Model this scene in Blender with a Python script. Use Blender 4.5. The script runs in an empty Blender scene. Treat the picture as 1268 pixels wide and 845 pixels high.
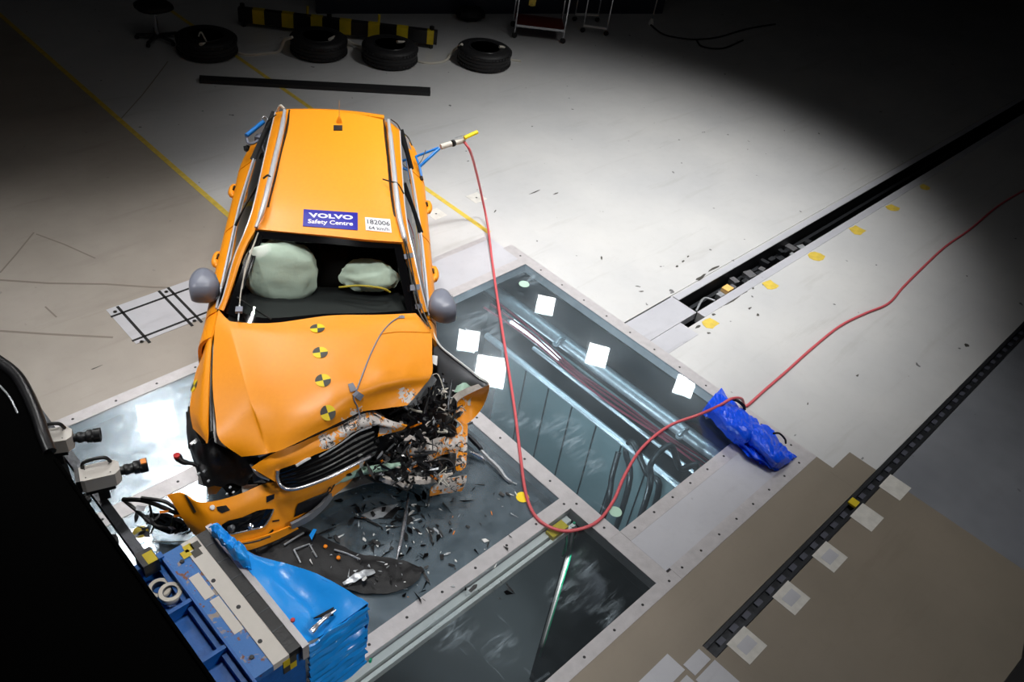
import bpy, bmesh, math, random
from mathutils import Vector, Matrix, noise
from mathutils.bvhtree import BVHTree

random.seed(7)
S = bpy.context.scene
COL = S.collection

# ------------------------------------------------------------------ camera
CAM_H = 5.15
FPX, CX, CY = 1058.279, 634.0, 422.5
RT = Vector((0.71334594, -0.68846409, 0.13097616))
UP = Vector((0.37632582, 0.53396755, 0.75713772))
FW = Vector((0.59119916, 0.49081141, -0.6399904))
EYE = Vector((0, 0, CAM_H))
cam_data = bpy.data.cameras.new('camera')
cam = bpy.data.objects.new('camera', cam_data)
COL.objects.link(cam)
cam.matrix_world = Matrix(((RT.x, UP.x, -FW.x, 0), (RT.y, UP.y, -FW.y, 0), (RT.z, UP.z, -FW.z, CAM_H), (0, 0, 0, 1)))
cam_data.sensor_width = 36.0
cam_data.lens = FPX / 1268 * 36.0
cam_data.clip_start = 0.05
cam_data.clip_end = 200
S.camera = cam

# ------------------------------------------------------------------ world, exposure
w = bpy.data.worlds.new('world')
S.world = w
w.use_nodes = True
w.node_tree.nodes['Background'].inputs[0].default_value = (0.75, 0.85, 1.0, 1)
w.node_tree.nodes['Background'].inputs[1].default_value = 0.012
S.view_settings.view_transform = 'Standard'
S.view_settings.look = 'None'
S.view_settings.exposure = 0.0
S.view_settings.gamma = 1.0

# ------------------------------------------------------------------ lamps: (x, y, z, aim x, aim y, watts, cone degrees, pane size, pane glow)
KEY_LAMPS = [
    (2.4, 3.4, 7.8, 2.4, 3.2, 950, 52, 0.5, 6),
    (4.9, 4.2, 7.8, 5.6, 4.6, 1450, 58, 0.5, 6),
    (9.2, 2.9, 7.8, 7.9, 4.9, 2900, 66, 0.5, 6),
    (5.4, 0.4, 7.8, 5.7, 1.0, 650, 54, 0.5, 6),
    (-2.6, 7.6, 7.6, 1.0, 5.9, 1700, 46, 0.4, 6),
    (4.8, -2.6, 5.8, 1.7, 2.4, 900, 36, 0.5, 6),
    (4.6, 7.2, 7.8, 4.0, 5.4, 1100, 46, 0.5, 6),
]
FAR_LAMPS = [   # the bank of square floodlights whose mirror images lie in the glass
    (12.79, 9.80, 7.0, 0.42), (12.47, 7.85, 7.0, 0.46), (13.31, 6.02, 7.0, 0.42),
    (10.43, 9.89, 7.0, 0.46), (10.15, 8.87, 7.0, 0.64), (4.14, 11.56, 7.0, 0.62),
    (2.53, 9.17, 7.0, 0.62), (3.87, 9.71, 7.0, 0.80),
]


# ------------------------------------------------------------------ helpers
def U(px, py, z=0.0):
    """the point of height z that the photograph shows at (px, py)"""
    d = FW * FPX + RT * (px - CX) - UP * (py - CY)
    return EYE + d * ((z - CAM_H) / d.z)


def ray(px, py):
    return (FW * FPX + RT * (px - CX) - UP * (py - CY)).normalized()


def lin(c):
    return tuple(((v / 12.92) if v <= 0.04045 else ((v + 0.055) / 1.055) ** 2.4) for v in c)


def rgb(r, g, b):
    return lin((r / 255, g / 255, b / 255)) + (1.0,)


def lk(nt, a, b):
    nt.links.new(a, b)


def mat(name, col, rough=0.5, metal=0.0, noise_scale=0, noise_amt=0.15, bump=0.0, bump_scale=40, coat=0.0, spec=0.5, alpha=None):
    m = bpy.data.materials.new(name)
    m.use_nodes = True
    nt = m.node_tree
    b = nt.nodes['Principled BSDF']
    b.inputs['Base Color'].default_value = col
    b.inputs['Roughness'].default_value = rough
    b.inputs['Metallic'].default_value = metal
    b.inputs['Coat Weight'].default_value = coat
    b.inputs['Coat Roughness'].default_value = 0.08
    b.inputs['Specular IOR Level'].default_value = spec
    tc = nt.nodes.new('ShaderNodeTexCoord')
    if noise_scale:
        n = nt.nodes.new('ShaderNodeTexNoise')
        n.inputs['Scale'].default_value = noise_scale
        n.inputs['Detail'].default_value = 6
        lk(nt, tc.outputs['Object'], n.inputs['Vector'])
        mx = nt.nodes.new('ShaderNodeMix')
        mx.data_type = 'RGBA'
        mx.inputs[6].default_value = tuple(min(1, c * (1 + noise_amt)) for c in col[:3]) + (1,)
        mx.inputs[7].default_value = tuple(c * (1 - noise_amt) for c in col[:3]) + (1,)
        lk(nt, n.outputs['Fac'], mx.inputs[0])
        lk(nt, mx.outputs[2], b.inputs['Base Color'])
    if bump:
        n2 = nt.nodes.new('ShaderNodeTexNoise')
        n2.inputs['Scale'].default_value = bump_scale
        n2.inputs['Detail'].default_value = 5
        lk(nt, tc.outputs['Object'], n2.inputs['Vector'])
        bp = nt.nodes.new('ShaderNodeBump')
        bp.inputs['Strength'].default_value = bump
        bp.inputs['Distance'].default_value = 0.01
        lk(nt, n2.outputs['Fac'], bp.inputs['Height'])
        lk(nt, bp.outputs['Normal'], b.inputs['Normal'])
    return m


def ramp_mask(nt, src, lo, hi):
    r = nt.nodes.new('ShaderNodeMapRange')
    r.inputs[1].default_value = lo
    r.inputs[2].default_value = hi
    r.clamp = True
    lk(nt, src, r.inputs[0])
    return r.outputs[0]


def noise_node(nt, scale, detail=5, rough=0.5, dist=0.0, vec=None, sc=None):
    tc = nt.nodes.new('ShaderNodeTexCoord')
    n = nt.nodes.new('ShaderNodeTexNoise')
    n.inputs['Scale'].default_value = scale
    n.inputs['Detail'].default_value = detail
    n.inputs['Roughness'].default_value = rough
    n.inputs['Distortion'].default_value = dist
    src = tc.outputs['Object']
    if sc:
        mp = nt.nodes.new('ShaderNodeMapping')
        mp.inputs['Scale'].default_value = sc
        if vec:
            mp.inputs['Rotation'].default_value = vec
        lk(nt, src, mp.inputs['Vector'])
        src = mp.outputs[0]
    lk(nt, src, n.inputs['Vector'])
    return n.outputs['Fac']


def mixcol(nt, fac, a, b):
    mx = nt.nodes.new('ShaderNodeMix')
    mx.data_type = 'RGBA'
    for i, v in ((6, a), (7, b)):
        if isinstance(v, tuple):
            mx.inputs[i].default_value = v
        else:
            lk(nt, v, mx.inputs[i])
    if isinstance(fac, float):
        mx.inputs[0].default_value = fac
    else:
        lk(nt, fac, mx.inputs[0])
    return mx.outputs[2]


def math_node(nt, op, a, b):
    m = nt.nodes.new('ShaderNodeMath')
    m.operation = op
    for i, v in ((0, a), (1, b)):
        if isinstance(v, (int, float)):
            m.inputs[i].default_value = v
        else:
            lk(nt, v, m.inputs[i])
    return m.outputs[0]


def floor_mat(name, base, second, rough, stain, speck=0.0, tint=None):
    m = bpy.data.materials.new(name)
    m.use_nodes = True
    nt = m.node_tree
    b = nt.nodes['Principled BSDF']
    big = ramp_mask(nt, noise_node(nt, 0.55, 4, 0.6), 0.35, 0.65)
    c = mixcol(nt, big, base, second)
    fine = ramp_mask(nt, noise_node(nt, 9, 8, 0.7), 0.5, 0.75)
    c = mixcol(nt, math_node(nt, 'MULTIPLY', fine, 0.10), c, stain)
    streak = ramp_mask(nt, noise_node(nt, 1.6, 7, 0.6, 0.4, (0, 0, 0.6), (0.35, 3.0, 1)), 0.58, 0.75)
    c = mixcol(nt, math_node(nt, 'MULTIPLY', streak, 0.3), c, stain)
    if speck:
        sp = ramp_mask(nt, noise_node(nt, 7.5, 2, 0.5), 0.735, 0.76)
        c = mixcol(nt, math_node(nt, 'MULTIPLY', sp, speck), c, rgb(70, 70, 72))
    lk(nt, c, b.inputs['Base Color'])
    rn = ramp_mask(nt, noise_node(nt, 2.0, 5, 0.6), 0.3, 0.7)
    rr = nt.nodes.new('ShaderNodeMapRange')
    rr.inputs[3].default_value = rough * 0.9
    rr.inputs[4].default_value = rough * 1.2
    lk(nt, rn, rr.inputs[0])
    lk(nt, rr.outputs[0], b.inputs['Roughness'])
    return m


M = {}
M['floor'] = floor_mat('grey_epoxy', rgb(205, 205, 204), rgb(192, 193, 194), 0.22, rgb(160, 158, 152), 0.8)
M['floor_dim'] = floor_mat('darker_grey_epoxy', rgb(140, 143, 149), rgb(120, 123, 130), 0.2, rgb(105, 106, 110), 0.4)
M['nut_grey'] = mat('nut_grey', rgb(92, 94, 106), .45, .3)
M['concrete'] = floor_mat('warm_concrete', rgb(168, 161, 152), rgb(150, 143, 134), 0.42, rgb(110, 101, 90), 0.3)
M['brown_floor'] = floor_mat('brown_floor_paint', rgb(142, 132, 119), rgb(128, 120, 108), 0.33, rgb(100, 90, 78), 0.1)
M['plate'] = floor_mat('worn_steel_plate', rgb(192, 193, 199), rgb(176, 177, 184), 0.3, rgb(110, 108, 112), 0.2)
M['steel_frame'] = mat('dull_steel_frame', rgb(184, 181, 183), 0.38, 0.25, 14, 0.2, 0.15, 60)
M['screw'] = mat('screw_black', rgb(25, 25, 28), 0.5)
M['steel'] = mat('bright_steel', rgb(205, 205, 210), 0.25, 0.85, 20, 0.1)
M['chrome'] = mat('polished_chrome', rgb(225, 226, 230), 0.16, 0.9)
M['silver'] = mat('satin_silver', rgb(214, 216, 222), 0.3, 0.35)
M['blue_rust'] = None
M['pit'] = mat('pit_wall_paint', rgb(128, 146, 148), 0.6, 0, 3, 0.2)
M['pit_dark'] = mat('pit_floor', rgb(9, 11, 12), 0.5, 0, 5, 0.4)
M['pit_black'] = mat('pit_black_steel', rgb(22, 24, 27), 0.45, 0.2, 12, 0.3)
M['black'] = mat('matte_black', rgb(9, 9, 10), 0.75)
M['cloth_black'] = mat('black_cloth', (0.002, 0.002, 0.002, 1), 1.0, spec=0.0)
M['black_plastic'] = mat('black_plastic', rgb(22, 22, 24), 0.35, 0, 30, 0.4, 0.2, 50)
M['black_gloss'] = mat('gloss_black', rgb(14, 14, 16), 0.08)
M['rubber'] = mat('tyre_rubber', rgb(24, 24, 26), 0.6, 0, 20, 0.2, 0.2, 80)
M['grey_plastic'] = mat('grey_plastic', rgb(128, 132, 146), 0.35)
M['liner_grey'] = mat('grey_liner', rgb(118, 120, 124), 0.4, 0, 6, 0.15)
M['dark_metal'] = mat('dark_metal', rgb(70, 72, 76), 0.35, 0.7, 15, 0.4, 0.3, 30)
M['light_metal'] = mat('torn_light_metal', rgb(176, 180, 184), 0.35, 0.5, 25, 0.3, 0.3, 40)
M['white'] = mat('white_plastic', rgb(225, 225, 222), 0.4, 0, 20, 0.08)
M['camera_white'] = mat('camera_housing', rgb(206, 200, 192), 0.45, 0, 30, 0.05)
M['yellow'] = mat('signal_yellow', rgb(245, 215, 10), 0.5)
M['yellow_dark'] = mat('beam_yellow', rgb(205, 180, 20), 0.55, 0, 12, 0.2)
M['floor_yellow'] = mat('worn_yellow_paint', rgb(214, 186, 74), 0.5, 0, 14, 0.35)
M['marker_dark'] = mat('marker_charcoal', rgb(62, 60, 54), 0.5)
M['sign_blue'] = mat('sign_blue', rgb(26, 24, 160), 0.3)
M['sign_white'] = mat('sign_white', rgb(240, 240, 245), 0.45)
M['sign_text'] = mat('sign_grey_text', rgb(84, 84, 92), 0.5)
M['red_hose'] = mat('red_hose_rubber', rgb(208, 92, 98), 0.4)
M['red'] = mat('red_plastic', rgb(190, 25, 25), 0.35)
M['blue_bag'] = mat('blue_vinyl', rgb(12, 84, 245), 0.24, 0, 8, 0.10, 0.8, 26)
M['blue_film'] = mat('blue_film', rgb(28, 150, 240), 0.25, 0, 6, 0.06, 0.25, 14)
M['blue_steel'] = mat('blue_painted_steel', rgb(22, 94, 172), 0.4, 0, 14, 0.3, 0.2, 40)
M['blue_tube'] = mat('blue_tube_paint', rgb(26, 122, 205), 0.35)
M['airbag'] = mat('airbag_fabric', rgb(232, 242, 230), 0.8, 0, 9, 0.08, 0.5, 12)
M['seat'] = mat('dark_seat', rgb(13, 14, 18), 0.7, 0, 10, 0.2)
M['green_hose'] = mat('green_hose', rgb(16, 150, 110), 0.4)
M['tape'] = mat('paper_tape', rgb(212, 205, 192), 0.6)
M['orange_plain'] = mat('orange_chip', rgb(250, 140, 10), 0.4)
M['rope'] = mat('pale_rope', rgb(196, 192, 180), 0.8)
M['wood_red'] = mat('red_brown_board', rgb(98, 30, 20), 0.45)
M['glow_amber'] = mat('amber_circuit', rgb(240, 190, 110), 0.4)
M['wall_dark'] = mat('dark_blue_wall', rgb(40, 44, 58), 0.5, 0, 2, 0.2)
M['patch_white'] = mat('worn_white_tape', rgb(206, 204, 198), 0.5, 0, 12, 0.3)
M['grey_green'] = mat('pale_green_sheet', rgb(170, 205, 185), 0.35)


def paint_mat(name, scrapes=()):
    """orange car paint; scrapes = (world x, y, z, radius) where the paint is scraped to white"""
    m = bpy.data.materials.new(name)
    m.use_nodes = True
    nt = m.node_tree
    b = nt.nodes['Principled BSDF']
    base = rgb(255, 158, 6)
    b.inputs['Roughness'].default_value = 0.5
    b.inputs['Coat Weight'].default_value = 0.30
    b.inputs['Coat Roughness'].default_value = 0.32
    c = mixcol(nt, ramp_mask(nt, noise_node(nt, 40, 4), 0.3, 0.7), base, rgb(252, 154, 4))
    if scrapes:
        geo = nt.nodes.new('ShaderNodeNewGeometry')
        tot = None
        for (x, y, z, r) in scrapes:
            d = nt.nodes.new('ShaderNodeVectorMath')
            d.operation = 'DISTANCE'
            lk(nt, geo.outputs['Position'], d.inputs[0])
            d.inputs[1].default_value = (x, y, z)
            mk = nt.nodes.new('ShaderNodeMapRange')
            mk.inputs[1].default_value = r
            mk.inputs[2].default_value = r * 0.35
            lk(nt, d.outputs['Value'], mk.inputs[0])
            tot = mk.outputs[0] if tot is None else math_node(nt, 'MAXIMUM', tot, mk.outputs[0])
        n = noise_node(nt, 16, 6, 0.65, 0.8)
        k = math_node(nt, 'ADD', math_node(nt, 'MULTIPLY', tot, 0.32), n)
        msk = ramp_mask(nt, k, 0.74, 0.77)
        c = mixcol(nt, msk, c, rgb(222, 214, 208))
        msk2 = ramp_mask(nt, math_node(nt, 'ADD', math_node(nt, 'MULTIPLY', tot, 0.3), noise_node(nt, 21, 5, 0.6, 1.5)), 0.84, 0.86)
        c = mixcol(nt, msk2, c, rgb(60, 56, 54))
    lk(nt, c, b.inputs['Base Color'])
    return m


def glass_mat(name, tint, dust=0.1, rough=0.0, streak=0.0, spec=1.0, haze=0.0, smears=()):
    m = bpy.data.materials.new(name)
    m.use_nodes = True
    nt = m.node_tree
    for n in list(nt.nodes):
        if n.type != 'OUTPUT_MATERIAL':
            nt.nodes.remove(n)
    out = nt.nodes['Material Output']
    tr = nt.nodes.new('ShaderNodeBsdfTransparent')
    tr.inputs[0].default_value = tint
    gl = nt.nodes.new('ShaderNodeBsdfAnisotropic') if False else nt.nodes.new('ShaderNodeBsdfGlossy')
    gl.inputs['Roughness'].default_value = rough
    fr = nt.nodes.new('ShaderNodeFresnel')
    fr.inputs[0].default_value = 1.5
    gm = nt.nodes.new('ShaderNodeNewGeometry')
    mr_ = nt.nodes.new('ShaderNodeMapRange')      # same reflectance on both faces of the pane
    mr_.inputs[3].default_value = 1.5
    mr_.inputs[4].default_value = 1 / 1.5
    lk(nt, gm.outputs['Backfacing'], mr_.inputs[0])
    lk(nt, mr_.outputs[0], fr.inputs[0])
    f = math_node(nt, 'MULTIPLY', fr.outputs[0], spec)
    m1 = nt.nodes.new('ShaderNodeMixShader')
    lk(nt, f, m1.inputs[0])
    lk(nt, tr.outputs[0], m1.inputs[1])
    lk(nt, gl.outputs[0], m1.inputs[2])
    if haze:
        g2 = nt.nodes.new('ShaderNodeBsdfGlossy')
        g2.inputs['Roughness'].default_value = 0.24
        g2.inputs['Color'].default_value = (0.85, 0.93, 1.0, 1)
        mh = nt.nodes.new('ShaderNodeMixShader')
        hz = math_node(nt, 'MULTIPLY', ramp_mask(nt, noise_node(nt, 3.5, 9, 0.7, 0.2), 0.2, 0.85), haze)
        lk(nt, hz, mh.inputs[0])
        lk(nt, m1.outputs[0], mh.inputs[1])
        lk(nt, g2.outputs[0], mh.inputs[2])
        m1 = mh
    df = nt.nodes.new('ShaderNodeBsdfPrincipled')
    df.inputs['Base Color'].default_value = rgb(185, 200, 210)
    df.inputs['Roughness'].default_value = 0.35
    m2 = nt.nodes.new('ShaderNodeMixShader')
    n = ramp_mask(nt, noise_node(nt, 4.5, 12, 0.78, 0.3), 0.30, 0.80)
    d = math_node(nt, 'MULTIPLY', n, dust)
    if streak:
        s = ramp_mask(nt, noise_node(nt, 5, 8, 0.7, 0.3, (0, 0, 0.75), (6.0, 0.5, 1)), 0.60, 0.8)
        s2 = ramp_mask(nt, noise_node(nt, 0.9, 3, 0.5), 0.5, 0.62)
        d = math_node(nt, 'ADD', d, math_node(nt, 'MULTIPLY', math_node(nt, 'MULTIPLY', s, s2), streak * 0.6))
        d = math_node(nt, 'ADD', d, 0.015)
    if smears:      # powder wiped across the pane
        geo = nt.nodes.new('ShaderNodeNewGeometry')
        tot = None
        for (px, py, r_) in smears:
            c_ = U(px, py)
            dn = nt.nodes.new('ShaderNodeVectorMath')
            dn.operation = 'DISTANCE'
            lk(nt, geo.outputs['Position'], dn.inputs[0])
            dn.inputs[1].default_value = tuple(c_)
            mk = nt.nodes.new('ShaderNodeMapRange')
            mk.inputs[1].default_value = r_
            mk.inputs[2].default_value = r_ * 0.2
            lk(nt, dn.outputs['Value'], mk.inputs[0])
            tot = mk.outputs[0] if tot is None else math_node(nt, 'MAXIMUM', tot, mk.outputs[0])
        k_ = ramp_mask(nt, noise_node(nt, 4, 10, 0.75, 0.6, (0, 0, 0.5), (1.0, 4.5, 1)), 0.47, 0.72)
        d = math_node(nt, 'ADD', d, math_node(nt, 'MULTIPLY', math_node(nt, 'MULTIPLY', tot, k_), 0.42))
    lk(nt, d, m2.inputs[0])
    lk(nt, m1.outputs[0], m2.inputs[1])
    lk(nt, df.outputs[0], m2.inputs[2])
    lk(nt, m2.outputs[0], out.inputs[0])
    return m


M['floor_glass'] = glass_mat('floor_glass', (0.82, 0.91, 0.95, 1), 0.03, 0.012, 0.9, 1.0, 0.06, [(612, 512, .16), (640, 520, .14), (670, 527, .12), (700, 530, .2), (715, 548, .2), (730, 575, .16), (655, 345, .2), (600, 400, .35)])
M['floor_glass_dusty'] = glass_mat('floor_glass_dusty', (0.66, 0.78, 0.85, 1), 0.21, 0.03, 0.9, 1.0, 0.20)
M['floor_glass_glare'] = glass_mat('floor_glass_glare', (0.66, 0.78, 0.85, 1), 0.30, 0.03, 1.0, 1.0, 0.30)  # copy of the dusty glass, extra pale dust and haze put in for lamp glare
M['floor_glass_dark'] = glass_mat('floor_glass_dark', (0.9, 0.93, 0.94, 1), 0.015, 0.02, 0.9, 1.0, 0.006, [(745, 740, .18), (722, 700, .14), (755, 765, .12), (700, 735, .16), (560, 780, .2), (620, 800, .15)])
M['windscreen'] = glass_mat('windscreen_glass', (0.95, 0.98, 0.96, 1), 0.0, 0.0, 0, 0.7)
M['side_glass'] = glass_mat('side_glass', (0.03, 0.035, 0.05, 1), 0.0, 0.0, 0, 1.0)


def rust_mat():
    m = mat('blue_paint_rusted', rgb(40, 104, 178), 0.45, 0, 0, 0, 0.3, 40)
    nt = m.node_tree
    b = nt.nodes['Principled BSDF']
    k = ramp_mask(nt, noise_node(nt, 9, 6, 0.6, 0.5), 0.54, 0.58)
    c = mixcol(nt, k, rgb(48, 112, 184), rgb(150, 138, 128))
    k2 = ramp_mask(nt, noise_node(nt, 17, 4, 0.6), 0.6, 0.64)
    c = mixcol(nt, k2, c, rgb(120, 74, 52))
    lk(nt, c, b.inputs['Base Color'])
    return m


M['blue_rust'] = rust_mat()


def emit_mat(name, col, s):
    m = bpy.data.materials.new(name)
    m.use_nodes = True
    nt = m.node_tree
    nt.nodes.remove(nt.nodes['Principled BSDF'])
    e = nt.nodes.new('ShaderNodeEmission')
    e.inputs[0].default_value = col
    e.inputs[1].default_value = s
    lk(nt, e.outputs[0], nt.nodes['Material Output'].inputs[0])
    return m


# ---------------------------------------------------------------- mesh builder
class MB:
    def __init__(self):
        self.v, self.f, self.mi = [], [], []

    def add(self, vs, fs, mi=0):
        o = len(self.v)
        self.v += [Vector(p) for p in vs]
        self.f += [tuple(i + o for i in f) for f in fs]
        self.mi += [mi] * len(fs)
        return self

    def box(self, c, s, rz=0.0, mi=0, R=None):
        c = Vector(c)
        Rm = R if R is not None else Matrix.Rotation(rz, 3, 'Z')
        vs = [c + Rm @ Vector((x * s[0] / 2, y * s[1] / 2, z * s[2] / 2)) for x in (-1, 1) for y in (-1, 1) for z in (-1, 1)]
        return self.add(vs, [(0, 1, 3, 2), (4, 6, 7, 5), (0, 4, 5, 1), (2, 3, 7, 6), (0, 2, 6, 4), (1, 5, 7, 3)], mi)

    def bbox(self, x0, x1, y0, y1, z0, z1, mi=0):
        return self.box(((x0 + x1) / 2, (y0 + y1) / 2, (z0 + z1) / 2), (x1 - x0, y1 - y0, z1 - z0), 0, mi)

    def beam(self, a, b, wd, ht, mi=0):
        a, b = Vector(a), Vector(b)
        d = b - a
        L = d.length
        X = d / L
        Z = Vector((0, 0, 1))
        if abs(X.dot(Z)) > 0.95:
            Z = Vector((1, 0, 0))
        Y = Z.cross(X).normalized()
        Z = X.cross(Y)
        R = Matrix((X, Y, Z)).transposed()
        return self.box((a + b) / 2, (L, wd, ht), R=R, mi=mi)

    def tube(self, pts, r, n=8, mi=0, smooth=True, cap=True, sub=6):
        pts = [Vector(p) for p in pts]
        if smooth and len(pts) > 2:
            pts = crom(pts, sub)
        rs = r if isinstance(r, (list, tuple)) else [r] * len(pts)
        if len(rs) != len(pts):
            rs = [rs[min(len(rs) - 1, int(i / max(1, len(pts) - 1) * (len(rs) - 1) + .5))] for i in range(len(pts))]
        vs, fs = [], []
        up = None
        for i, p in enumerate(pts):
            t = (pts[min(i + 1, len(pts) - 1)] - pts[max(i - 1, 0)])
            if t.length < 1e-9:
                t = Vector((0, 0, 1))
            t.normalize()
            if up is None:
                up = Vector((0, 0, 1)) if abs(t.z) < 0.9 else Vector((1, 0, 0))
            a = t.cross(up).normalized()
            bb = a.cross(t).normalized()
            up = bb
            for k in range(n):
                th = 2 * math.pi * k / n
                vs.append(p + a * math.cos(th) * rs[i] + bb * math.sin(th) * rs[i])
        for i in range(len(pts) - 1):
            for k in range(n):
                k2 = (k + 1) % n
                fs.append((i * n + k, i * n + k2, (i + 1) * n + k2, (i + 1) * n + k))
        if cap:
            fs.append(tuple(range(n))[::-1])
            fs.append(tuple((len(pts) - 1) * n + k for k in range(n)))
        return self.add(vs, fs, mi)

    def lathe(self, c, axis, prof, n=24, mi=0):
        """prof = [(radius, distance along axis)]"""
        c, ax = Vector(c), Vector(axis).normalized()
        a = ax.orthogonal().normalized()
        b = ax.cross(a)
        vs, fs = [], []
        for (r, h) in prof:
            for k in range(n):
                th = 2 * math.pi * k / n
                vs.append(c + ax * h + (a * math.cos(th) + b * math.sin(th)) * r)
        for i in range(len(prof) - 1):
            for k in range(n):
                k2 = (k + 1) % n
                fs.append((i * n + k, i * n + k2, (i + 1) * n + k2, (i + 1) * n + k))
        if prof[0][0] > 1e-6 and prof[0] != prof[-1]:
            fs.append(tuple(range(n))[::-1])
            fs.append(tuple((len(prof) - 1) * n + k for k in range(n)))
        return self.add(vs, fs, mi)

    def prism(self, poly, th, mi=0, down=None):
        """closed slab from a polygon of 3D points, thickened along its normal away from the first face"""
        poly = [Vector(p) for p in poly]
        nrm = Vector((0, 0, 0))
        for i in range(len(poly)):
            nrm += (poly[i] - poly[0]).cross(poly[(i + 1) % len(poly)] - poly[0])
        nrm = nrm.normalized() if down is None else Vector(down).normalized()
        if down is None and nrm.dot(EYE - poly[0]) > 0:
            nrm = -nrm
        n = len(poly)
        vs = poly + [p + nrm * th for p in poly]
        fs = [tuple(range(n)), tuple(range(2 * n - 1, n - 1, -1))] + [(i, i + n, (i + 1) % n + n, (i + 1) % n) for i in range(n)]
        return self.add(vs, fs, mi)

    def grid(self, g, th=0.012, mi=0, face=None):
        """closed slab over a grid of points g[row][col]"""
        R_, C_ = len(g), len(g[0])
        nr = []
        for i in range(R_):
            for j in range(C_):
                du = g[min(i + 1, R_ - 1)][j] - g[max(i - 1, 0)][j]
                dv = g[i][min(j + 1, C_ - 1)] - g[i][max(j - 1, 0)]
                n = du.cross(dv)
                n = n.normalized() if n.length > 1e-9 else Vector((0, 0, 1))
                nr.append(n)
        mid = nr[(R_ // 2) * C_ + C_ // 2]
        tgt = (EYE - g[R_ // 2][C_ // 2]) if face is None else Vector(face)
        sg = 1 if mid.dot(tgt) > 0 else -1
        top = [p for row in g for p in row]
        bot = [top[i] - nr[i] * sg * th for i in range(len(top))]
        fs = []
        N = R_ * C_
        for i in range(R_ - 1):
            for j in range(C_ - 1):
                a, b, c, d = i * C_ + j, i * C_ + j + 1, (i + 1) * C_ + j + 1, (i + 1) * C_ + j
                q = (a, b, c, d) if sg < 0 else (d, c, b, a)
                fs.append(q)
                fs.append(tuple(x + N for x in q[::-1]))
        edge = [j for j in range(C_)] + [i * C_ + C_ - 1 for i in range(1, R_)] + [(R_ - 1) * C_ + j for j in range(C_ - 2, -1, -1)] + [i * C_ for i in range(R_ - 2, 0, -1)]
        for k in range(len(edge)):
            a, b = edge[k], edge[(k + 1) % len(edge)]
            fs.append((a, b, b + N, a + N))
        return self.add(top + bot, fs, mi)

    def bvh(self):
        return BVHTree.FromPolygons([tuple(p) for p in self.v], self.f)

    def build(self, name, m, parent=None, smooth=False, local=False, autosmooth=True):
        me = bpy.data.meshes.new(name)
        inv = Matrix.Identity(4)
        if parent is not None and not local:
            inv = parent_matrix(parent).inverted()
        me.from_pydata([tuple(inv @ p) for p in self.v], [], self.f)
        ms = m if isinstance(m, (list, tuple)) else [m]
        for x in ms:
            me.materials.append(M[x] if isinstance(x, str) else x)
        for p, k in zip(me.polygons, self.mi):
            p.material_index = min(k, len(ms) - 1)
            p.use_smooth = smooth
        me.validate()
        bm = bmesh.new()
        bm.from_mesh(me)
        bmesh.ops.recalc_face_normals(bm, faces=bm.faces)
        bm.to_mesh(me)
        bm.free()
        if smooth:
            for e in me.edges:
                pass
            try:
                me.set_sharp_from_angle(angle=math.radians(48))
            except Exception:
                pass
        o = bpy.data.objects.new(name, me)
        COL.objects.link(o)
        if parent is not None:
            o.parent = parent
        return o


def parent_matrix(p):
    m = Matrix.LocRotScale(p.location, p.rotation_euler, p.scale)
    q = p.parent
    while q:
        m = Matrix.LocRotScale(q.location, q.rotation_euler, q.scale) @ m
        q = q.parent
    return m


def crom(P, sub):
    out = []
    n = len(P)
    for i in range(n - 1):
        p0 = P[i - 1] if i > 0 else P[0] * 2 - P[1]
        p1, p2 = P[i], P[i + 1]
        p3 = P[i + 2] if i + 2 < n else P[n - 1] * 2 - P[n - 2]
        for k in range(sub):
            t = k / sub
            out.append(0.5 * ((2 * p1) + (p2 - p0) * t + (2 * p0 - 5 * p1 + 4 * p2 - p3) * t * t + (3 * p1 - p0 - 3 * p2 + p3) * t ** 3))
    out.append(P[-1].copy())
    return out


def surf(rows, nu=4, nv=4, dent=None):
    rr = [crom([Vector(p) for p in r], nu) if nu > 1 else [Vector(p) for p in r] for r in rows]
    if nv > 1:
        cols = [crom([rr[i][j] for i in range(len(rr))], nv) for j in range(len(rr[0]))]
        rr = [[cols[j][i] for j in range(len(cols))] for i in range(len(cols[0]))]
    if dent:
        for row in rr:
            for p in row:
                p += dent(p)
    return rr


def P3(l):
    return [U(*t) for t in l]


def tag(o, label=None, cat=None, group=None, kind=None):
    if label: o['label'] = label
    if cat: o['category'] = cat
    if group: o['group'] = group
    if kind: o['kind'] = kind
    return o


def thing(name, loc, label, cat, group=None, rz=0.0):
    o = bpy.data.objects.new(name, None)
    COL.objects.link(o)
    o.empty_display_size = 0.1
    o.location = Vector(loc)
    o.rotation_euler = (0, 0, rz)
    return tag(o, label, cat, group)


def single(name, mb, m, label, cat, group=None, smooth=False):
    c = sum(mb.v, Vector()) / len(mb.v)
    zmin = min(p.z for p in mb.v)
    base = Vector((c.x, c.y, zmin))
    mb.v = [p - base for p in mb.v]
    o = mb.build(name, m, None, smooth)
    o.location = base
    return tag(o, label, cat, group)


def struct(name, mb, m, smooth=False, label=None):
    o = mb.build(name, m, None, smooth)
    return tag(o, label, None, None, 'structure')


def near_depth(tree, px, py):
    for r_ in (1, 2, 4, 6, 9, 13):
        for k in range(8):
            rd = ray(px + r_ * math.cos(k * .785), py + r_ * math.sin(k * .785))
            h = tree.ray_cast(EYE, rd)
            if h[0] is not None:
                return (h[0] - EYE).dot(FW)
    return None


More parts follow.
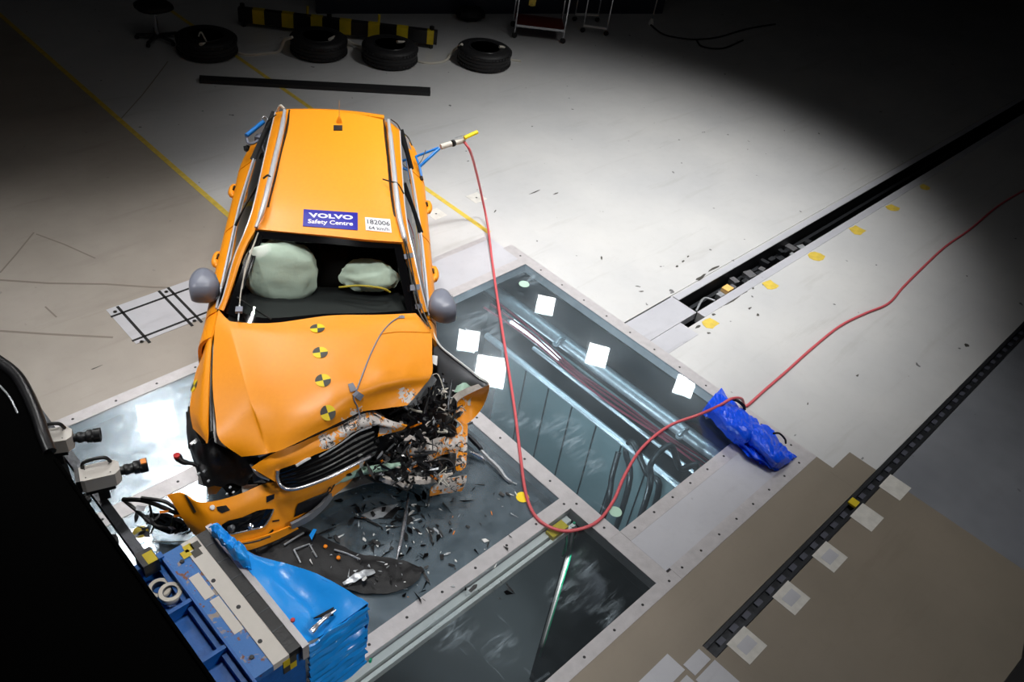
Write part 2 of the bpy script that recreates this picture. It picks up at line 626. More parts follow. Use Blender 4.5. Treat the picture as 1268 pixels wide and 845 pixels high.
def stick(tree, poly, mb=None, lift=0.004, th=0.003, n=6, mi=0):
    """a thin raised plate over the surface `tree`, following it, inside the quad poly (4 pixels)"""
    mb = mb or MB()
    g = []
    a, b, c, d = [Vector(p) for p in poly]
    last = None
    for i in range(n + 1):
        row = []
        for j in range(n + 1):
            u_, v_ = j / n, i / n
            q = a * (1 - u_) * (1 - v_) + b * u_ * (1 - v_) + c * u_ * v_ + d * (1 - u_) * v_
            rd = ray(q.x, q.y)
            h = tree.ray_cast(EYE, rd)
            if h[0] is not None:
                p = h[0] - rd * (lift + th)
                last = (p - EYE).dot(FW)
            else:
                dp = near_depth(tree, q.x, q.y) or last or 5.5
                p = EYE + rd * (dp / rd.dot(FW) - lift - th)
            row.append(p)
        g.append(row)
    mb.grid(g, th, mi)
    return mb


def on(tree, px, py, lift=0.0, z=0.6):
    rd = ray(px, py)
    h = tree.ray_cast(EYE, rd)
    if h[0] is None:
        dp = near_depth(tree, px, py)
        return EYE + rd * (dp / rd.dot(FW) - lift) if dp else U(px, py, z)
    return h[0] - rd * lift


def stick_poly(tree, pts, mb=None, lift=0.004, th=0.004, z=0.5, mi=0, inset=True):
    """slab over the surface following a polygon of pixels (rays at its corners and midpoints, fan from its centre)"""
    mb = mb or MB()
    pp = []
    for i in range(len(pts)):
        a, b = Vector(pts[i]), Vector(pts[(i + 1) % len(pts)])
        k = max(1, int((b - a).length / 9))
        for j in range(k):
            pp.append(a.lerp(b, j / k))
    c = sum((Vector(p) for p in pts), Vector((0, 0))) / len(pts)
    rings = [pp] + [[p.lerp(c, t) for p in pp] for t in (0.35, 0.7)] + [[c]]
    vs, idx = [], []
    for r_ in rings:
        idx.append(len(vs))
        for p in r_:
            vs.append(on(tree, p.x, p.y, lift + th, z))
    n = len(pp)
    fs = []
    for a in range(2):
        for i in range(n):
            fs.append((idx[a] + i, idx[a] + (i + 1) % n, idx[a + 1] + (i + 1) % n, idx[a + 1] + i))
    for i in range(n):
        fs.append((idx[2] + i, idx[2] + (i + 1) % n, idx[3]))
    N = len(vs)
    bot = [v + (v - EYE).normalized() * th for v in vs]
    fb = [tuple(x + N for x in f[::-1]) for f in fs]
    sd = [(i, i + N, (i + 1) % n + N, (i + 1) % n) for i in range(n)]
    mb.add(vs + bot, fs + fb + sd, mi)
    return mb


def text_mesh(body, quad_fn, extrude=0.0, bold=0.0, spacing=1.0):
    """lettering as flat geometry mapped through quad_fn(u, v) -> world point"""
    cu = bpy.data.curves.new('lettering', 'FONT')
    cu.body = body
    cu.offset = bold
    cu.space_character = spacing
    cu.resolution_u = 3
    o = bpy.data.objects.new('lettering', cu)
    COL.objects.link(o)
    dg = bpy.context.evaluated_depsgraph_get()
    me = bpy.data.meshes.new_from_object(o.evaluated_get(dg))
    vs = [v.co.copy() for v in me.vertices]
    fs = [tuple(p.vertices) for p in me.polygons]
    bpy.data.objects.remove(o)
    bpy.data.curves.remove(cu)
    bpy.data.meshes.remove(me)
    x0, x1 = min(v.x for v in vs), max(v.x for v in vs)
    y0, y1 = min(v.y for v in vs), max(v.y for v in vs)
    mb = MB()
    mb.add([quad_fn((v.x - x0) / (x1 - x0), (v.y - y0) / (y1 - y0)) for v in vs], fs)
    return mb


def quad_on(tree, tl, tr, br, bl, lift):
    tl, tr, br, bl = map(Vector, (tl, tr, br, bl))

    def fn(u_, v_):
        q = bl * (1 - u_) * (1 - v_) + br * u_ * (1 - v_) + tr * u_ * v_ + tl * (1 - u_) * v_
        return on(tree, q.x, q.y, lift, 1.4)
    return fn



# ================================================================== SETTING
FT = 0.12      # floor slab thickness at openings
# ---- main floor, in blocks round the pit, the rail slot and the side channel
fl = MB()
fl.bbox(3.7, 5.77, 5.40, 16, -FT, 0)
fl.bbox(5.77, 5.95, 5.12, 16, -FT, 0)
fl.bbox(5.95, 24, 3.50, 16, -FT, 0)
fl.bbox(5.88, 5.95, 3.50, 5.12, -FT, 0)
fl.bbox(6.65, 24, 3.48, 3.50, -FT, -0.012)
fl.bbox(6.66, 24, 3.40, 3.48, -FT, 0.002)
fl.bbox(6.66, 24, 3.06, 3.16, -FT, 0.002)
fl.bbox(5.88, 24, 0.86, 3.06, -FT, 0)
struct('floor', fl, 'floor', label='pale grey glossy epoxy floor')
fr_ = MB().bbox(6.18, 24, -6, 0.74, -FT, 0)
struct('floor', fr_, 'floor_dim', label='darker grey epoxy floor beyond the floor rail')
fc = MB()
fc.bbox(-6, 3.7, 5.33, 16, -FT, 0)
struct('floor', fc, 'concrete', label='warm grey concrete floor left of the yellow line')
fb = MB()
fb.bbox(-6, 5.88, 0.86, 1.28, -FT, 0.001)
fb.bbox(5.82, 6.18, 0.86, 1.12, -FT, 0.0015)
fb.bbox(3.6, 6.18, -6, 0.74, -FT, 0.001)
fb.bbox(-6, 3.6, -6, 0.86, -FT, 0.001)
struct('floor', fb, 'brown_floor', label='brown painted floor beside the pit')

# ---- pit
pw = MB()
D = -2.6
pw.bbox(5.75, 5.9, 1.2, 4.9, D, -0.75)
struct('wall_pit', pw, 'pit')
for i in range(9):
    y = 1.6 + i * 0.36
    o = MB().bbox(5.738, 5.752, y, y + 0.012, D, -0.78)
    struct('trim_%d' % (i + 1), o, 'pit_black')
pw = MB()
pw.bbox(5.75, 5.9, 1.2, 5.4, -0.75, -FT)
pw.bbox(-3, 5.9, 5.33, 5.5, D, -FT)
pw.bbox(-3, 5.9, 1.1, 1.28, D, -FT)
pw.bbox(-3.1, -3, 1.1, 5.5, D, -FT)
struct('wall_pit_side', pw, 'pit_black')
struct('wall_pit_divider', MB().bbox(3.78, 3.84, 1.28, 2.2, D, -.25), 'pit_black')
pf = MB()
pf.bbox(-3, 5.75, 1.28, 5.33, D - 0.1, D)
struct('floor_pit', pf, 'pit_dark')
pl = MB()
pl.bbox(5.35, 5.75, 1.2, 4.9, -0.86, -0.78)
struct('trim_10', pl, 'pit_black', label='dark ledge inside the pit')

frame = bpy.data.objects.new('pit_frame', None)
COL.objects.link(frame)
tag(frame, 'steel frame that holds the glass floor over the pit', None, None, 'structure')


def beam(x0, x1, y0, y1, z1=0.004, z0=-0.10, m='steel_frame'):
    return MB().bbox(x0, x1, y0, y1, z0, z1).build('steel_beam', m, frame)


beam(-3, 4.55, 5.22, 5.33)
beam(5.75, 5.88, 1.28, 3.16)
beam(5.75, 5.88, 3.16, 3.48, 0.003)
beam(5.75, 5.88, 3.48, 5.12)
beam(3.74, 3.88, 1.85, 5.22)
beam(3.74, 3.88, 1.37, 1.85, 0.002)
beam(-3, 3.74, 2.24, 2.36)
beam(-3, 3.74, 4.17, 4.31)
beam(-3, 3.92, 1.28, 1.38)
beam(3.92, 5.75, 1.28, 1.40, 0.006)
beam(3.88, 5.75, 1.74, 1.85, 0.006)
beam(4.55, 5.75, 4.77, 4.88, 0.006)
beam(4.55, 4.66, 4.88, 5.33, 0.006)
# steel plates between the beams
for (x0, x1, y0, y1) in ((3.88, 5.75, 1.40, 1.74), (4.66, 5.72, 4.88, 5.33), (5.72, 5.77, 4.88, 5.40), (5.88, 6.65, 3.16, 3.48), (5.88, 6.37, 2.93, 3.155)):
    MB().bbox(x0, x1, y0, y1, -0.08, 0.0035).build('steel_plate', 'plate', frame)
MB().bbox(4.66, 5.72, 5.33, 5.395, -0.08, 0.004).build('steel_plate', 'steel_frame', frame)
# undersides of the supporting joists that show through the glass
for (x0, x1, y0, y1, z) in ((3.76, 3.86, 1.38, 5.22, -0.22), (-3, 3.74, 2.25, 2.35, -0.20), (-3, 3.74, 4.19, 4.29, -0.25)):
    MB().bbox(x0, x1, y0, y1, z, -0.10).build('joist', 'pit_black', frame)
MB().bbox(-3, 3.70, 2.13, 2.16, -0.12, -0.06).build('light_strip', 'white', frame)
MB().bbox(-3, 3.70, 2.18, 2.235, -0.12, -0.05).build('light_strip', 'white', frame)
MB().bbox(3.62, 3.68, 2.5, 5.1, -0.14, -0.10).build('light_strip', 'dark_metal', frame)
sc = MB()
for k in range(12):
    sc.lathe((3.81, 1.95 + 0.29 * k, 0.004), (0, 0, 1), [(0.011, 0), (0.009, 0.002)], 8)
    sc.lathe((5.81, 1.5 + 0.31 * k, 0.004), (0, 0, 1), [(0.011, 0), (0.009, 0.002)], 8)
for k in range(14):
    sc.lathe((-0.3 + 0.31 * k, 2.30, 0.004), (0, 0, 1), [(0.011, 0), (0.009, 0.002)], 8)
    sc.lathe((-0.2 + 0.31 * k, 1.33, 0.004), (0, 0, 1), [(0.011, 0), (0.009, 0.002)], 8)
    sc.lathe((-0.1 + 0.34 * k, 5.275, 0.004), (0, 0, 1), [(0.011, 0), (0.009, 0.002)], 8)
    sc.lathe((-0.1 + 0.28 * k, 4.24, 0.004), (0, 0, 1), [(0.011, 0), (0.009, 0.002)], 8)
for k in range(8):
    sc.lathe((4.0 + 0.24 * k, 1.80, 0.006), (0, 0, 1), [(0.011, 0), (0.009, 0.002)], 8)
    sc.lathe((4.0 + 0.24 * k, 1.34, 0.006), (0, 0, 1), [(0.011, 0), (0.009, 0.002)], 8)
tag(sc.build('screw_heads', 'screw', frame), kind='stuff')
# glass panes
for (x0, x1, y0, y1, m, l) in ((3.88, 5.75, 1.85, 4.77, 'floor_glass', 'glass floor pane on the right of the car'),
                              (3.88, 4.55, 4.77, 5.22, 'floor_glass', 'small glass floor pane behind the front wheel'),
                              (-3, 3.74, 4.31, 5.22, 'floor_glass_glare', 'glass floor pane along the concrete floor'),
                              (-3, 3.74, 2.36, 4.17, 'floor_glass_dusty', 'glass floor pane under the nose of the car'),
                              (-3, 3.74, 1.38, 2.24, 'floor_glass_dark', 'dark glass floor pane in front of the blue barrier')):
    struct('window_%d' % (1 + len([o for o in COL.objects if o.name.startswith('window_')])), MB().bbox(x0 + .002, x1 - .002, y0 + .002, y1 - .002, -0.012, 0.0), m, label=l)

# ---- rail slot to the upper right
st = MB()
st.bbox(6.66, 24, 3.05, 3.5, -0.55, -0.5)
st.bbox(6.66, 24, 3.155, 3.162, -0.5, 0.0)
st.bbox(6.66, 24, 3.396, 3.402, -0.5, 0.0)
st.bbox(6.62, 6.66, 3.16, 3.4, -0.5, 0.0)
struct('trim_11', st, 'pit_black', label='dark slot of the drive rail in the floor')
for (y0, y1) in ((3.405, 3.475), (3.062, 3.155)):
    struct('trim_%d' % (12 if y0 > 3.3 else 13), MB().bbox(6.66, 24, y0, y1, 0.002, 0.006), 'plate', label='steel edge of the rail slot')
rail = thing('towing_carriage', (7.5, 3.28, -0.3), 'dark metal towing carriage parts down in the slot of the drive rail', 'machine')
rnd = random.Random(4)
mb = MB()
mb.bbox(6.7, 9.4, 3.19, 3.21, -0.3, -0.12)
mb.bbox(6.7, 24, 3.33, 3.37, -0.3, -0.16)
mb.build('guide_bar', 'dark_metal', rail)
for k in range(16):
    x = 7.25 + k * 0.125
    c = (x, 3.22 + rnd.random() * 0.12, -0.10 - rnd.random() * 0.05)
    MB().box(c, (0.05 + rnd.random() * 0.07, 0.05 + rnd.random() * 0.08, 0.06), rnd.choice([0, 0.1, -0.2])).build('bracket', rnd.choice(['light_metal', 'dark_metal', 'steel', 'dark_metal']), rail)
MB().box((7.42, 3.27, -0.10), (0.11, 0.09, 0.05)).build('circuit_box', 'glow_amber', rail)
MB().tube([(6.8, 3.24, -0.1), (7.0, 3.3, -0.06), (7.1, 3.22, -0.08)], 0.012).build('hook', 'light_metal', rail)
# ---- side channel
sd = MB()
sd.bbox(3.6, 24, 0.72, 0.88, -0.14, -0.10)
sd.bbox(3.58, 3.6, 0.74, 0.86, -0.12, 0.0)
struct('trim_14', sd, 'pit_black', label='bottom of the floor channel')
ch = thing('floor_channel_rail', (3.6, 0.8, -0.1), 'long dark slotted rail let into the floor at the lower right', 'rail')
mb = MB()
mb.bbox(3.6, 24, 0.745, 0.775, -0.1, 0.003)
mb.bbox(3.6, 24, 0.825, 0.855, -0.1, 0.003)
mb.build('side_rail', 'dark_metal', ch)
MB().bbox(3.6, 24, 0.775, 0.825, -0.06, -0.045).build('inner_strip', 'dark_metal', ch)
for k in range(40):
    x = 3.72 + k * 0.16
    MB().bbox(x, x + 0.07, 0.78, 0.82, -0.045, -0.028).build('rail_nut', 'nut_grey', ch)
MB().bbox(5.62, 5.70, 0.77, 0.84, 0.0, 0.02).build('clamp', 'yellow_dark', ch)
for (x0, x1, y0, y1) in ((2.9, 3.36, 0.83, 0.98), (3.38, 3.56, 0.76, 0.86), (2.9, 3.34, 0.60, 0.80), (3.36, 3.58, 0.45, 0.74), (2.9, 3.34, 0.2, 0.58)):
    tag(MB().bbox(x0, x1, y0, y1, 0.0, 0.004).build('trim_15', 'plate'), 'grey steel cover plate at the end of the rail', kind='structure')
# worn white rectangles on the brown floor
for i, (x, nm) in enumerate(((3.85, 'nearest the bottom edge'), (4.44, 'second from the bottom edge'), (5.01, 'third from the bottom edge'), (5.62, 'fourth from the bottom edge'), (6.13, 'at the edge of the brown floor'))):
    mb = MB()
    mb.bbox(x - 0.11, x + 0.11, 0.56, 0.755, 0.0, 0.0035)
    mb2 = single('floor_marking', mb, 'patch_white', 'worn white rectangle painted beside the dark rail, ' + nm, 'marking', 'white rectangles along the rail')
    if i in (0, 1, 2):
        MB().bbox(x - 0.07, x + 0.07, 0.615, 0.70, 0.0036, 0.0046).build('worn_centre', 'plate', mb2)
for i, (x, s) in enumerate(((6.62, .16), (7.77, .17), (8.76, .19), (9.77, .2), (10.74, .17), (11.73, .15))):
    o_ = ('by the steel plate at the slot end', 'beside the uncovered carriage parts', 'third along the slot from the steel plate', 'fourth along the slot from the steel plate',
          'fifth along the slot from the steel plate', 'farthest along the slot in the dark')[i]
    n = 9
    pts = []
    rr_ = random.Random(i)
    for k in range(n):
        a = 2 * math.pi * k / n
        q = max(abs(math.cos(a)), abs(math.sin(a)))
        pts.append((x + s * .5 * math.cos(a) / q * (.85 + .3 * rr_.random()), 2.97 + s * .42 * math.sin(a) / q * (.85 + .3 * rr_.random()), 0.0025))
    single('floor_marking', MB().prism(pts, 0.002, down=(0, 0, -1)), 'floor_yellow', 'small worn yellow square on the floor ' + o_, 'marking', 'yellow squares along the slot')
# yellow lines
single('floor_line', MB().bbox(3.66, 3.72, 5.9, 15.5, 0.0, 0.0022), 'floor_yellow', 'yellow painted floor line along the concrete, left of the car', 'floor line', 'yellow floor lines')
single('floor_line', MB().bbox(5.80, 5.86, 5.43, 15.5, 0.0, 0.0022), 'floor_yellow', 'yellow painted floor line that ends at the pit corner behind the car', 'floor line', 'yellow floor lines')
# black tape cross on the pale plate
tp = thing('floor_scale_plate', (2.4, 6.1, 0), 'pale grey floor plate crossed by black tape lines, left of the car', 'plate')
MB().bbox(2.03, 2.9, 5.82, 6.39, 0.0, 0.003).build('plate', 'plate', tp)
for (x0, x1, y0, y1) in ((2.02, 2.9, 6.262, 6.284), (2.02, 2.9, 5.862, 5.884), (2.115, 2.14, 5.77, 6.38), (2.51, 2.535, 5.77, 6.39), (2.60, 2.625, 5.77, 6.39)):
    MB().bbox(x0, x1, y0, y1, 0.003, 0.0055).build('tape_strip', 'black', tp)
for (x, y) in ((2.08, 6.32), (2.57, 6.34), (2.08, 5.82), (2.57, 5.825)):
    MB().lathe((x, y, 0.0033), (0, 0, 1), [(0.018, 0), (0.018, 0.003), (0.012, 0.003), (0.012, 0)], 12).build('ring_mark', 'marker_dark', tp)
for (px, py, nm) in ((540, 265, 'small pale floor plate just right of the rear of the car'), (590, 245, 'small pale floor plate under the hanging red hose')):
    c = U(px, py)
    o = single('floor_hatch', MB().bbox(c.x - .09, c.x + .09, c.y - .09, c.y + .09, 0, 0.002), 'patch_white', nm, 'plate')
    MB().lathe((c.x, c.y, 0.0022), (0, 0, 1), [(0.012, 0), (0.01, 0.002)], 8).build('bolt', 'screw', o)
# round stickers on the glass
for (px, py, r, m, l) in ((647, 616, .052, 'yellow', 'round yellow sticker on the glass beside the red hose'), (762, 634, .052, 'grey_green', 'round pale green sticker on the glass near the steel beam'),
                          (174, 659, .052, 'yellow_dark', 'round dull yellow sticker on the glass by the broken bumper'), (649, 352, .055, 'grey_green', 'round pale sticker at the far corner of the glass')):
    c = U(px, py)
    single('round_sticker', MB().lathe((c.x, c.y, 0.0005), (0, 0, 1), [(r, 0), (r * .98, 0.002)], 24), m, l, 'sticker')

# ---- things down in the pit
pp = thing('pipe', (5.62, 3.3, -0.5), 'fat pale pipe running along the pit wall under the glass', 'pipe')
MB().tube([(5.60, 1.35, -.44), (5.60, 3.0, -.44), (5.60, 5.2, -.44)], 0.07, 16, smooth=False).build('pipe_body', 'light_metal', pp, True)
for y in (2.35, 3.95):
    MB().tube([(5.58, y, -.36), (5.50, y, -.34), (5.46, y + .01, -.42)], 0.018, 8).build('bracket', 'light_metal', pp, True)
    MB().lathe((5.46, y, -.40), (0, 0, 1), [(0.035, 0), (.035, .02), (.018, .02), (.018, 0)], 16).build('ring', 'light_metal', pp, True)
tag(MB().tube([(5.28, 1.4, -.74), (5.28, 4.75, -.74)], 0.035, 8, smooth=False).build('cable_tray', 'light_metal'), 'long pale metal strip inside the pit beside the pipe', 'strip')
tag(MB().tube([(5.42, 1.4, -.62), (5.42, 4.2, -.60)], 0.02, 8, smooth=False).build('conduit', 'light_metal'), 'thin pale conduit inside the pit, left of the pipe', 'conduit')
for k, off in enumerate((0, .06, .11)):
    pts = [(5.12 + off * 1.6, 4.7, -.25), (5.33 + off, 4.2, -.42), (5.34 + off * .6, 3.6, -.47), (5.36 + off, 3.1, -.5), (5.42 + off * .5, 2.5, -.5), (5.45 + off, 2.0, -.52), (5.5 + off * .4, 1.5, -.5)]
    tag(MB().tube(pts, 0.011, 6).build('pit_cable', mat('cable_wine_%d' % k, rgb(130, 28, 52), .4), None, True),
        ('dark red cable in the pit, left strand of three', 'dark red cable in the pit, middle strand of three', 'dark red cable in the pit, right strand of three')[k], 'cable', 'dark red cables in the pit')
hs = [[(800, 620, -.45), (806, 575, -.4), (830, 552, -.3), (842, 580, -.5), (862, 590, -.6)], [(778, 605, -.9), (775, 560, -.8), (784, 548, -.65), (800, 585, -.8), (815, 612, -.9)], [(752, 625, -1.5), (758, 590, -1.3), (766, 560, -1.1)]]
for k, h in enumerate(hs):
    e_ = U(*h[-1])
    h = [h[0]] + h[1:]
    s_ = U(*h[0])
    tag(MB().tube([Vector((s_.x, s_.y, -2.5))] + P3(h) + ([Vector((e_.x, e_.y, -2.5))] if k < 2 else []), 0.03, 8).build('pit_hose', 'black_plastic', None, True), ('thick black hose looping under the glass, rightmost of three', 'thick black hose under the glass, middle of three', 'short straight black hose under the glass, leftmost of three')[k], 'hose', 'black hoses in the pit')
mb = thing('green_hose', (3.72, 2.2, -2.3), 'green and white hoses hanging down into the pit at the beam corner', 'hose')
MB().tube([(3.70, 2.15, -.05), (3.73, 2.12, -.4), (3.72, 2.12, -2.0)], 0.012, 6, smooth=False).build('hose_strand', 'green_hose', mb, True)
MB().tube([(3.67, 2.14, -.05), (3.70, 2.12, -.4), (3.69, 2.12, -1.8)], 0.016, 6, smooth=False).build('hose_strand', 'white', mb, True)
MB().tube([(3.66, 2.18, -.08), (3.60, 2.10, -.25), (3.62, 2.12, -.38), (3.70, 2.17, -.36)], 0.009, 6).build('hose_loop', 'green_hose', mb, True)
MB().tube([(3.71, 2.16, -.06), (3.74, 2.12, -.2), (3.71, 2.16, -.34)], 0.007, 6).build('hose_loop', 'grey_green', mb, True)
tag(MB().tube([(1.6, 1.9, -1.2), (3.2, 1.7, -1.1)], 0.02, 6, smooth=False).build('conduit', 'dark_metal'), 'dim straight conduit deep under the dark glass', 'conduit')
tag(MB().bbox(3.45, 3.62, 2.14, 2.22, -.06, -.02).build('wire_clamp', 'yellow_dark'), 'small yellow clamp in the pit corner under the red hose', 'clamp')

tl = thing('tube_lamp', U(636, 398, -.62), 'bright white tube lamp under the glass beside the red cables', 'lamp')
MB().beam(U(632, 396, -.62), U(694, 446, -.62), .09, .03).build('lamp_tray', 'light_metal', tl)
MB().beam(U(634, 398, -.59), U(692, 444.5, -.59), .06, .03).build('tube', emit_mat('tube_glow', (.9, .97, 1, 1), 6), tl)
for (x, y) in ((3.95, 3.3), (3.95, 2.4), (3.95, 4.3)):  # fill lamps added out of sight to brighten the pit wall
    t = thing('added_pit_lamp', (x, y, -.5), 'slim unseen lamp added under the steel beam to brighten the pit wall', 'lamp', 'added lamps under the beam')
    MB().bbox(-.03, .03, -.35, .35, -.03, .03).build('lamp_body', 'pit_black', t, local=True)
    ld = bpy.data.lights.new('pit_fill_light', 'AREA')
    ld.shape = 'RECTANGLE'
    ld.size, ld.size_y = .08, .6
    ld.energy = 16
    ld.color = (.85, .95, 1)
    lo = bpy.data.objects.new('pit_fill_light', ld)
    COL.objects.link(lo)
    lo.parent = t
    lo.location = (.05, 0, 0)
    lo.rotation_euler = Vector((1, 0, -.75)).to_track_quat('-Z', 'Y').to_euler()

# scuffs and cracks on the floors
sm = MB()
for (px, py, L, wd, an) in ((868, 343, .20, .07, .35), (884, 333, .22, .035, .5), (838, 330, .05, .03, 0), (846, 324, .06, .025, .3), (790, 355, .06, .02, -.8), (794, 361, .06, .02, -.6),
                            (907, 372, .34, .03, .45), (922, 363, .12, .02, .45), (890, 381, .10, .04, .3), (884, 390, .05, .04, .2), (932, 357, .05, .03, .4), (938, 348, .08, .05, .7), (946, 352, .07, .03, .2), (929, 382, .06, .04, .2),
                            (938, 390, .05, .04, .1), (864, 405, .09, .03, .0), (878, 413, .04, .04, 0), (852, 318, .05, .02, .3), (745, 320, .08, .02, .8), (688, 240, .10, .02, .6), (613, 262, .08, .015, .5), (662, 238, .2, .02, .9), (1197, 428, .07, .05, .1), (1062, 465, .05, .04, 0), (1000, 500, .04, .02, .3), (120, 455, .1, .02, .6)):
    c = U(px, py)
    an = 0.0 if L > .09 else an
    n = 8
    pts = []
    for k in range(n):
        a_ = 2 * math.pi * k / n
        x_, y_ = math.cos(a_) * L / 2, math.sin(a_) * wd / 2 * (.7 + .5 * math.sin(k * 5.1 + px))
        pts.append((c.x + x_ * math.cos(an) - y_ * math.sin(an), c.y + x_ * math.sin(an) + y_ * math.cos(an), .0016))
    sm.prism(pts, .001, down=(0, 0, -1))
tag(sm.build('floor_scuffs', 'marker_dark'), 'dark scuffs and rubber marks on the pale floor', 'scuffs', None, 'stuff')
cm_ = MB()
for pts in ([(0, 347), (60, 351), (130, 352), (190, 356), (236, 357)], [(208, 76), (190, 100), (176, 118), (150, 147)], [(42, 288), (20, 315), (0, 338)], [(45, 290), (80, 303), (118, 320)], [(0, 410), (60, 414), (140, 418)], [(56, 380), (70, 393)]):
    for a_, b_ in zip(pts, pts[1:]):
        p, q = U(*a_), U(*b_)
        cm_.beam(p + Vector((0, 0, .0008)), q + Vector((0, 0, .0008)), .014 if pts[0][0] else .022, .0012)
tag(cm_.build('floor_cracks', mat('crack_brown', rgb(128, 120, 110), .6)), 'thin dark cracks and seams in the warm grey concrete', 'cracks', None, 'stuff')
ld = thing('added_pit_lamp', (3.55, 1.55, -.35), 'small lamp added inside the dark pit to brighten the green hose', 'lamp')  # extra lamp added so the hose shows up in the unlit pit
MB().bbox(-.06, .06, -.04, .04, -.03, .03).build('lamp_body', 'pit_black', ld, local=True)
dl = bpy.data.lights.new('pit_fill_light', 'SPOT')
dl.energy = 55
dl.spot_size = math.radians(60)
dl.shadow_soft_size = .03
lo = bpy.data.objects.new('pit_fill_light', dl)
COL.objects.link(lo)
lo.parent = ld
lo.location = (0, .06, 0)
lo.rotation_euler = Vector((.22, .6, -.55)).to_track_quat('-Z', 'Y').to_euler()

# ---- dark wall at the back and ceiling far above
A_, B_ = U(392, 17), U(820, 17)
dv = (B_ - A_).normalized()
nv_ = Vector((-dv.y, dv.x, 0))
wb = MB()
wb.prism([A_, B_, B_ + Vector((0, 0, 2.6)), A_ + Vector((0, 0, 2.6))], 0.08)
struct('wall_back', wb, 'wall_dark')
struct('ceiling', MB().bbox(-6, 24, -6, 16, 9.0, 9.1), 'black')
struct('wall_far', MB().bbox(-6, 24, 16, 16.1, -.1, 9), 'black')
struct('wall_right', MB().bbox(24, 24.1, -6, 16, -.1, 9), 'black')

# ---- lamps
def floodlight(x, y, z, aim, size, glow, label, group, watts=0, cone=70, hood=0.0):
    t = bpy.data.objects.new('floodlight', None)
    COL.objects.link(t)
    t.location = (x, y, z)
    d = (Vector(aim) - Vector((x, y, z))).normalized()
    t.rotation_euler = d.to_track_quat('-Z', 'Y').to_euler()
    tag(t, label, 'lamp', group)
    mb = MB()
    s = size / 2
    mb.bbox(-s - .05, s + .05, -s - .05, s + .05, 0.03, .28)
    for sx in (-1, 1):
        mb.bbox(sx * (s + .03) - .02, sx * (s + .03) + .02, -s - .05, s + .05, -.03, .03)
        mb.bbox(-s - .05, s + .05, sx * (s + .03) - .02, sx * (s + .03) + .02, -.03, .03)
    if hood:  # unseen hood added to keep the lamp from lighting the floor beneath it
        h_ = hood * size
        for sx in (-1, 1):
            mb.bbox(sx * (s + .04) - .01, sx * (s + .04) + .01, -s - .05, s + .05, -h_, 0)
            mb.bbox(-s - .05, s + .05, sx * (s + .04) - .01, sx * (s + .04) + .01, -h_, 0)
    mb.build('housing', 'black', t, local=True)
    MB().bbox(-s, s, -s, s, 0.0, .02).build('lamp_glass', emit_mat('lamp_glow', (1.0, 0.985, 0.96, 1), glow), t, local=True)
    MB().tube([(0, 0, .28), (0, 0, .9)], .03).build('bracket', 'black', t, local=True)
    if watts:
        ld = bpy.data.lights.new('lamp_light', 'SPOT')
        ld.energy = watts
        ld.spot_size = math.radians(cone)
        ld.spot_blend = 1.0
        ld.shadow_soft_size = 0.45
        ld.color = (1.0, 0.99, 0.975)
        lo = bpy.data.objects.new('lamp_light', ld)
        COL.objects.link(lo)
        lo.parent = t
        lo.location = (0, 0, -.06)
    return t


for i, (x, y, z, ax_, ay_, wt, cn, sz, gl_) in enumerate(KEY_LAMPS):
    floodlight(x, y, z, (ax_, ay_, 0), sz, gl_, 'square floodlight under the ceiling above the crash car', 'ceiling floodlights over the car', wt, cn)
far_words = ('at the far right pane beside the round pale sticker', 'in the middle of the right pane above the pipe', 'at the right pane near the blue bag', 'right of the car, smaller of two',
             'right of the bent wing, largest there', 'left of the front wing by the concrete', 'next to the dull yellow sticker', 'just behind the loose end of the bumper')
for (x, y, z, sz), fw in zip(FAR_LAMPS, far_words):
    floodlight(x, y, z, (x * .424, y * .424, 0), sz, 34 if x > 6 else 46, 'floodlight mirrored in the glass floor ' + fw, 'far bank of floodlights', hood=1.5)

# ================================================================== THE CAR
CAR = thing('crashed_car', (1.95, 3.04, 0), 'orange estate car with smashed front left corner standing on the glass floor', 'car', rz=-2.2286)
CM = parent_matrix(CAR)


def Lc(x, y, z):
    return CM @ Vector((x, y, z))


def scr(px, py, z, r):
    p = U(px, py, z)
    return (p.x, p.y, p.z, r)


M['paint'] = paint_mat('orange_paint')
M['paint_hood'] = paint_mat('orange_paint_hood', [scr(432, 528, .8, .10), scr(440, 507, .84, .10), scr(505, 490, .85, .11), scr(524, 450, .9, .035), scr(480, 508, .84, .08), scr(432, 402, 1.05, .02)])
M['paint_nose'] = paint_mat('orange_paint_nose', [scr(405, 548, .72, .13), scr(440, 525, .75, .26), scr(475, 530, .73, .22)])
M['paint_torn'] = paint_mat('orange_paint_torn', [scr(520, 565, .45, .35), scr(575, 560, .45, .30), scr(560, 597, .3, .25), scr(575, 500, .65, .16), scr(545, 540, .5, .2)])
M['scraped'] = mat('scraped_undercoat', rgb(205, 196, 188), .5, 0, 30, .3, .3, 40)


def cpart(name, mb, m, parent=None, smooth=True, label=None, kind=None):
    o = mb.build(name, m, parent or CAR, smooth)
    if label: o['label'] = label
    if kind: o['kind'] = kind
    return o


T = {}
# ---- roof
rows = [P3([(319, 284, 1.39), (362, 288, 1.42), (408, 292, 1.43), (455, 297, 1.42), (499, 300, 1.39)]),
        P3([(328, 243, 1.445), (368, 244, 1.475), (410, 246, 1.485), (450, 248, 1.475), (489, 250, 1.445)]),
        P3([(344, 183, 1.455), (378, 184, 1.485), (412, 186, 1.495), (446, 189, 1.485), (480, 193, 1.455)]),
        P3([(354, 137, 1.41), (384, 136, 1.435), (414, 138, 1.44), (446, 142, 1.435), (477, 149, 1.41)])]
T['roof'] = MB().grid(surf(rows, 5, 5), .02)
cpart('roof', T['roof'], 'paint')
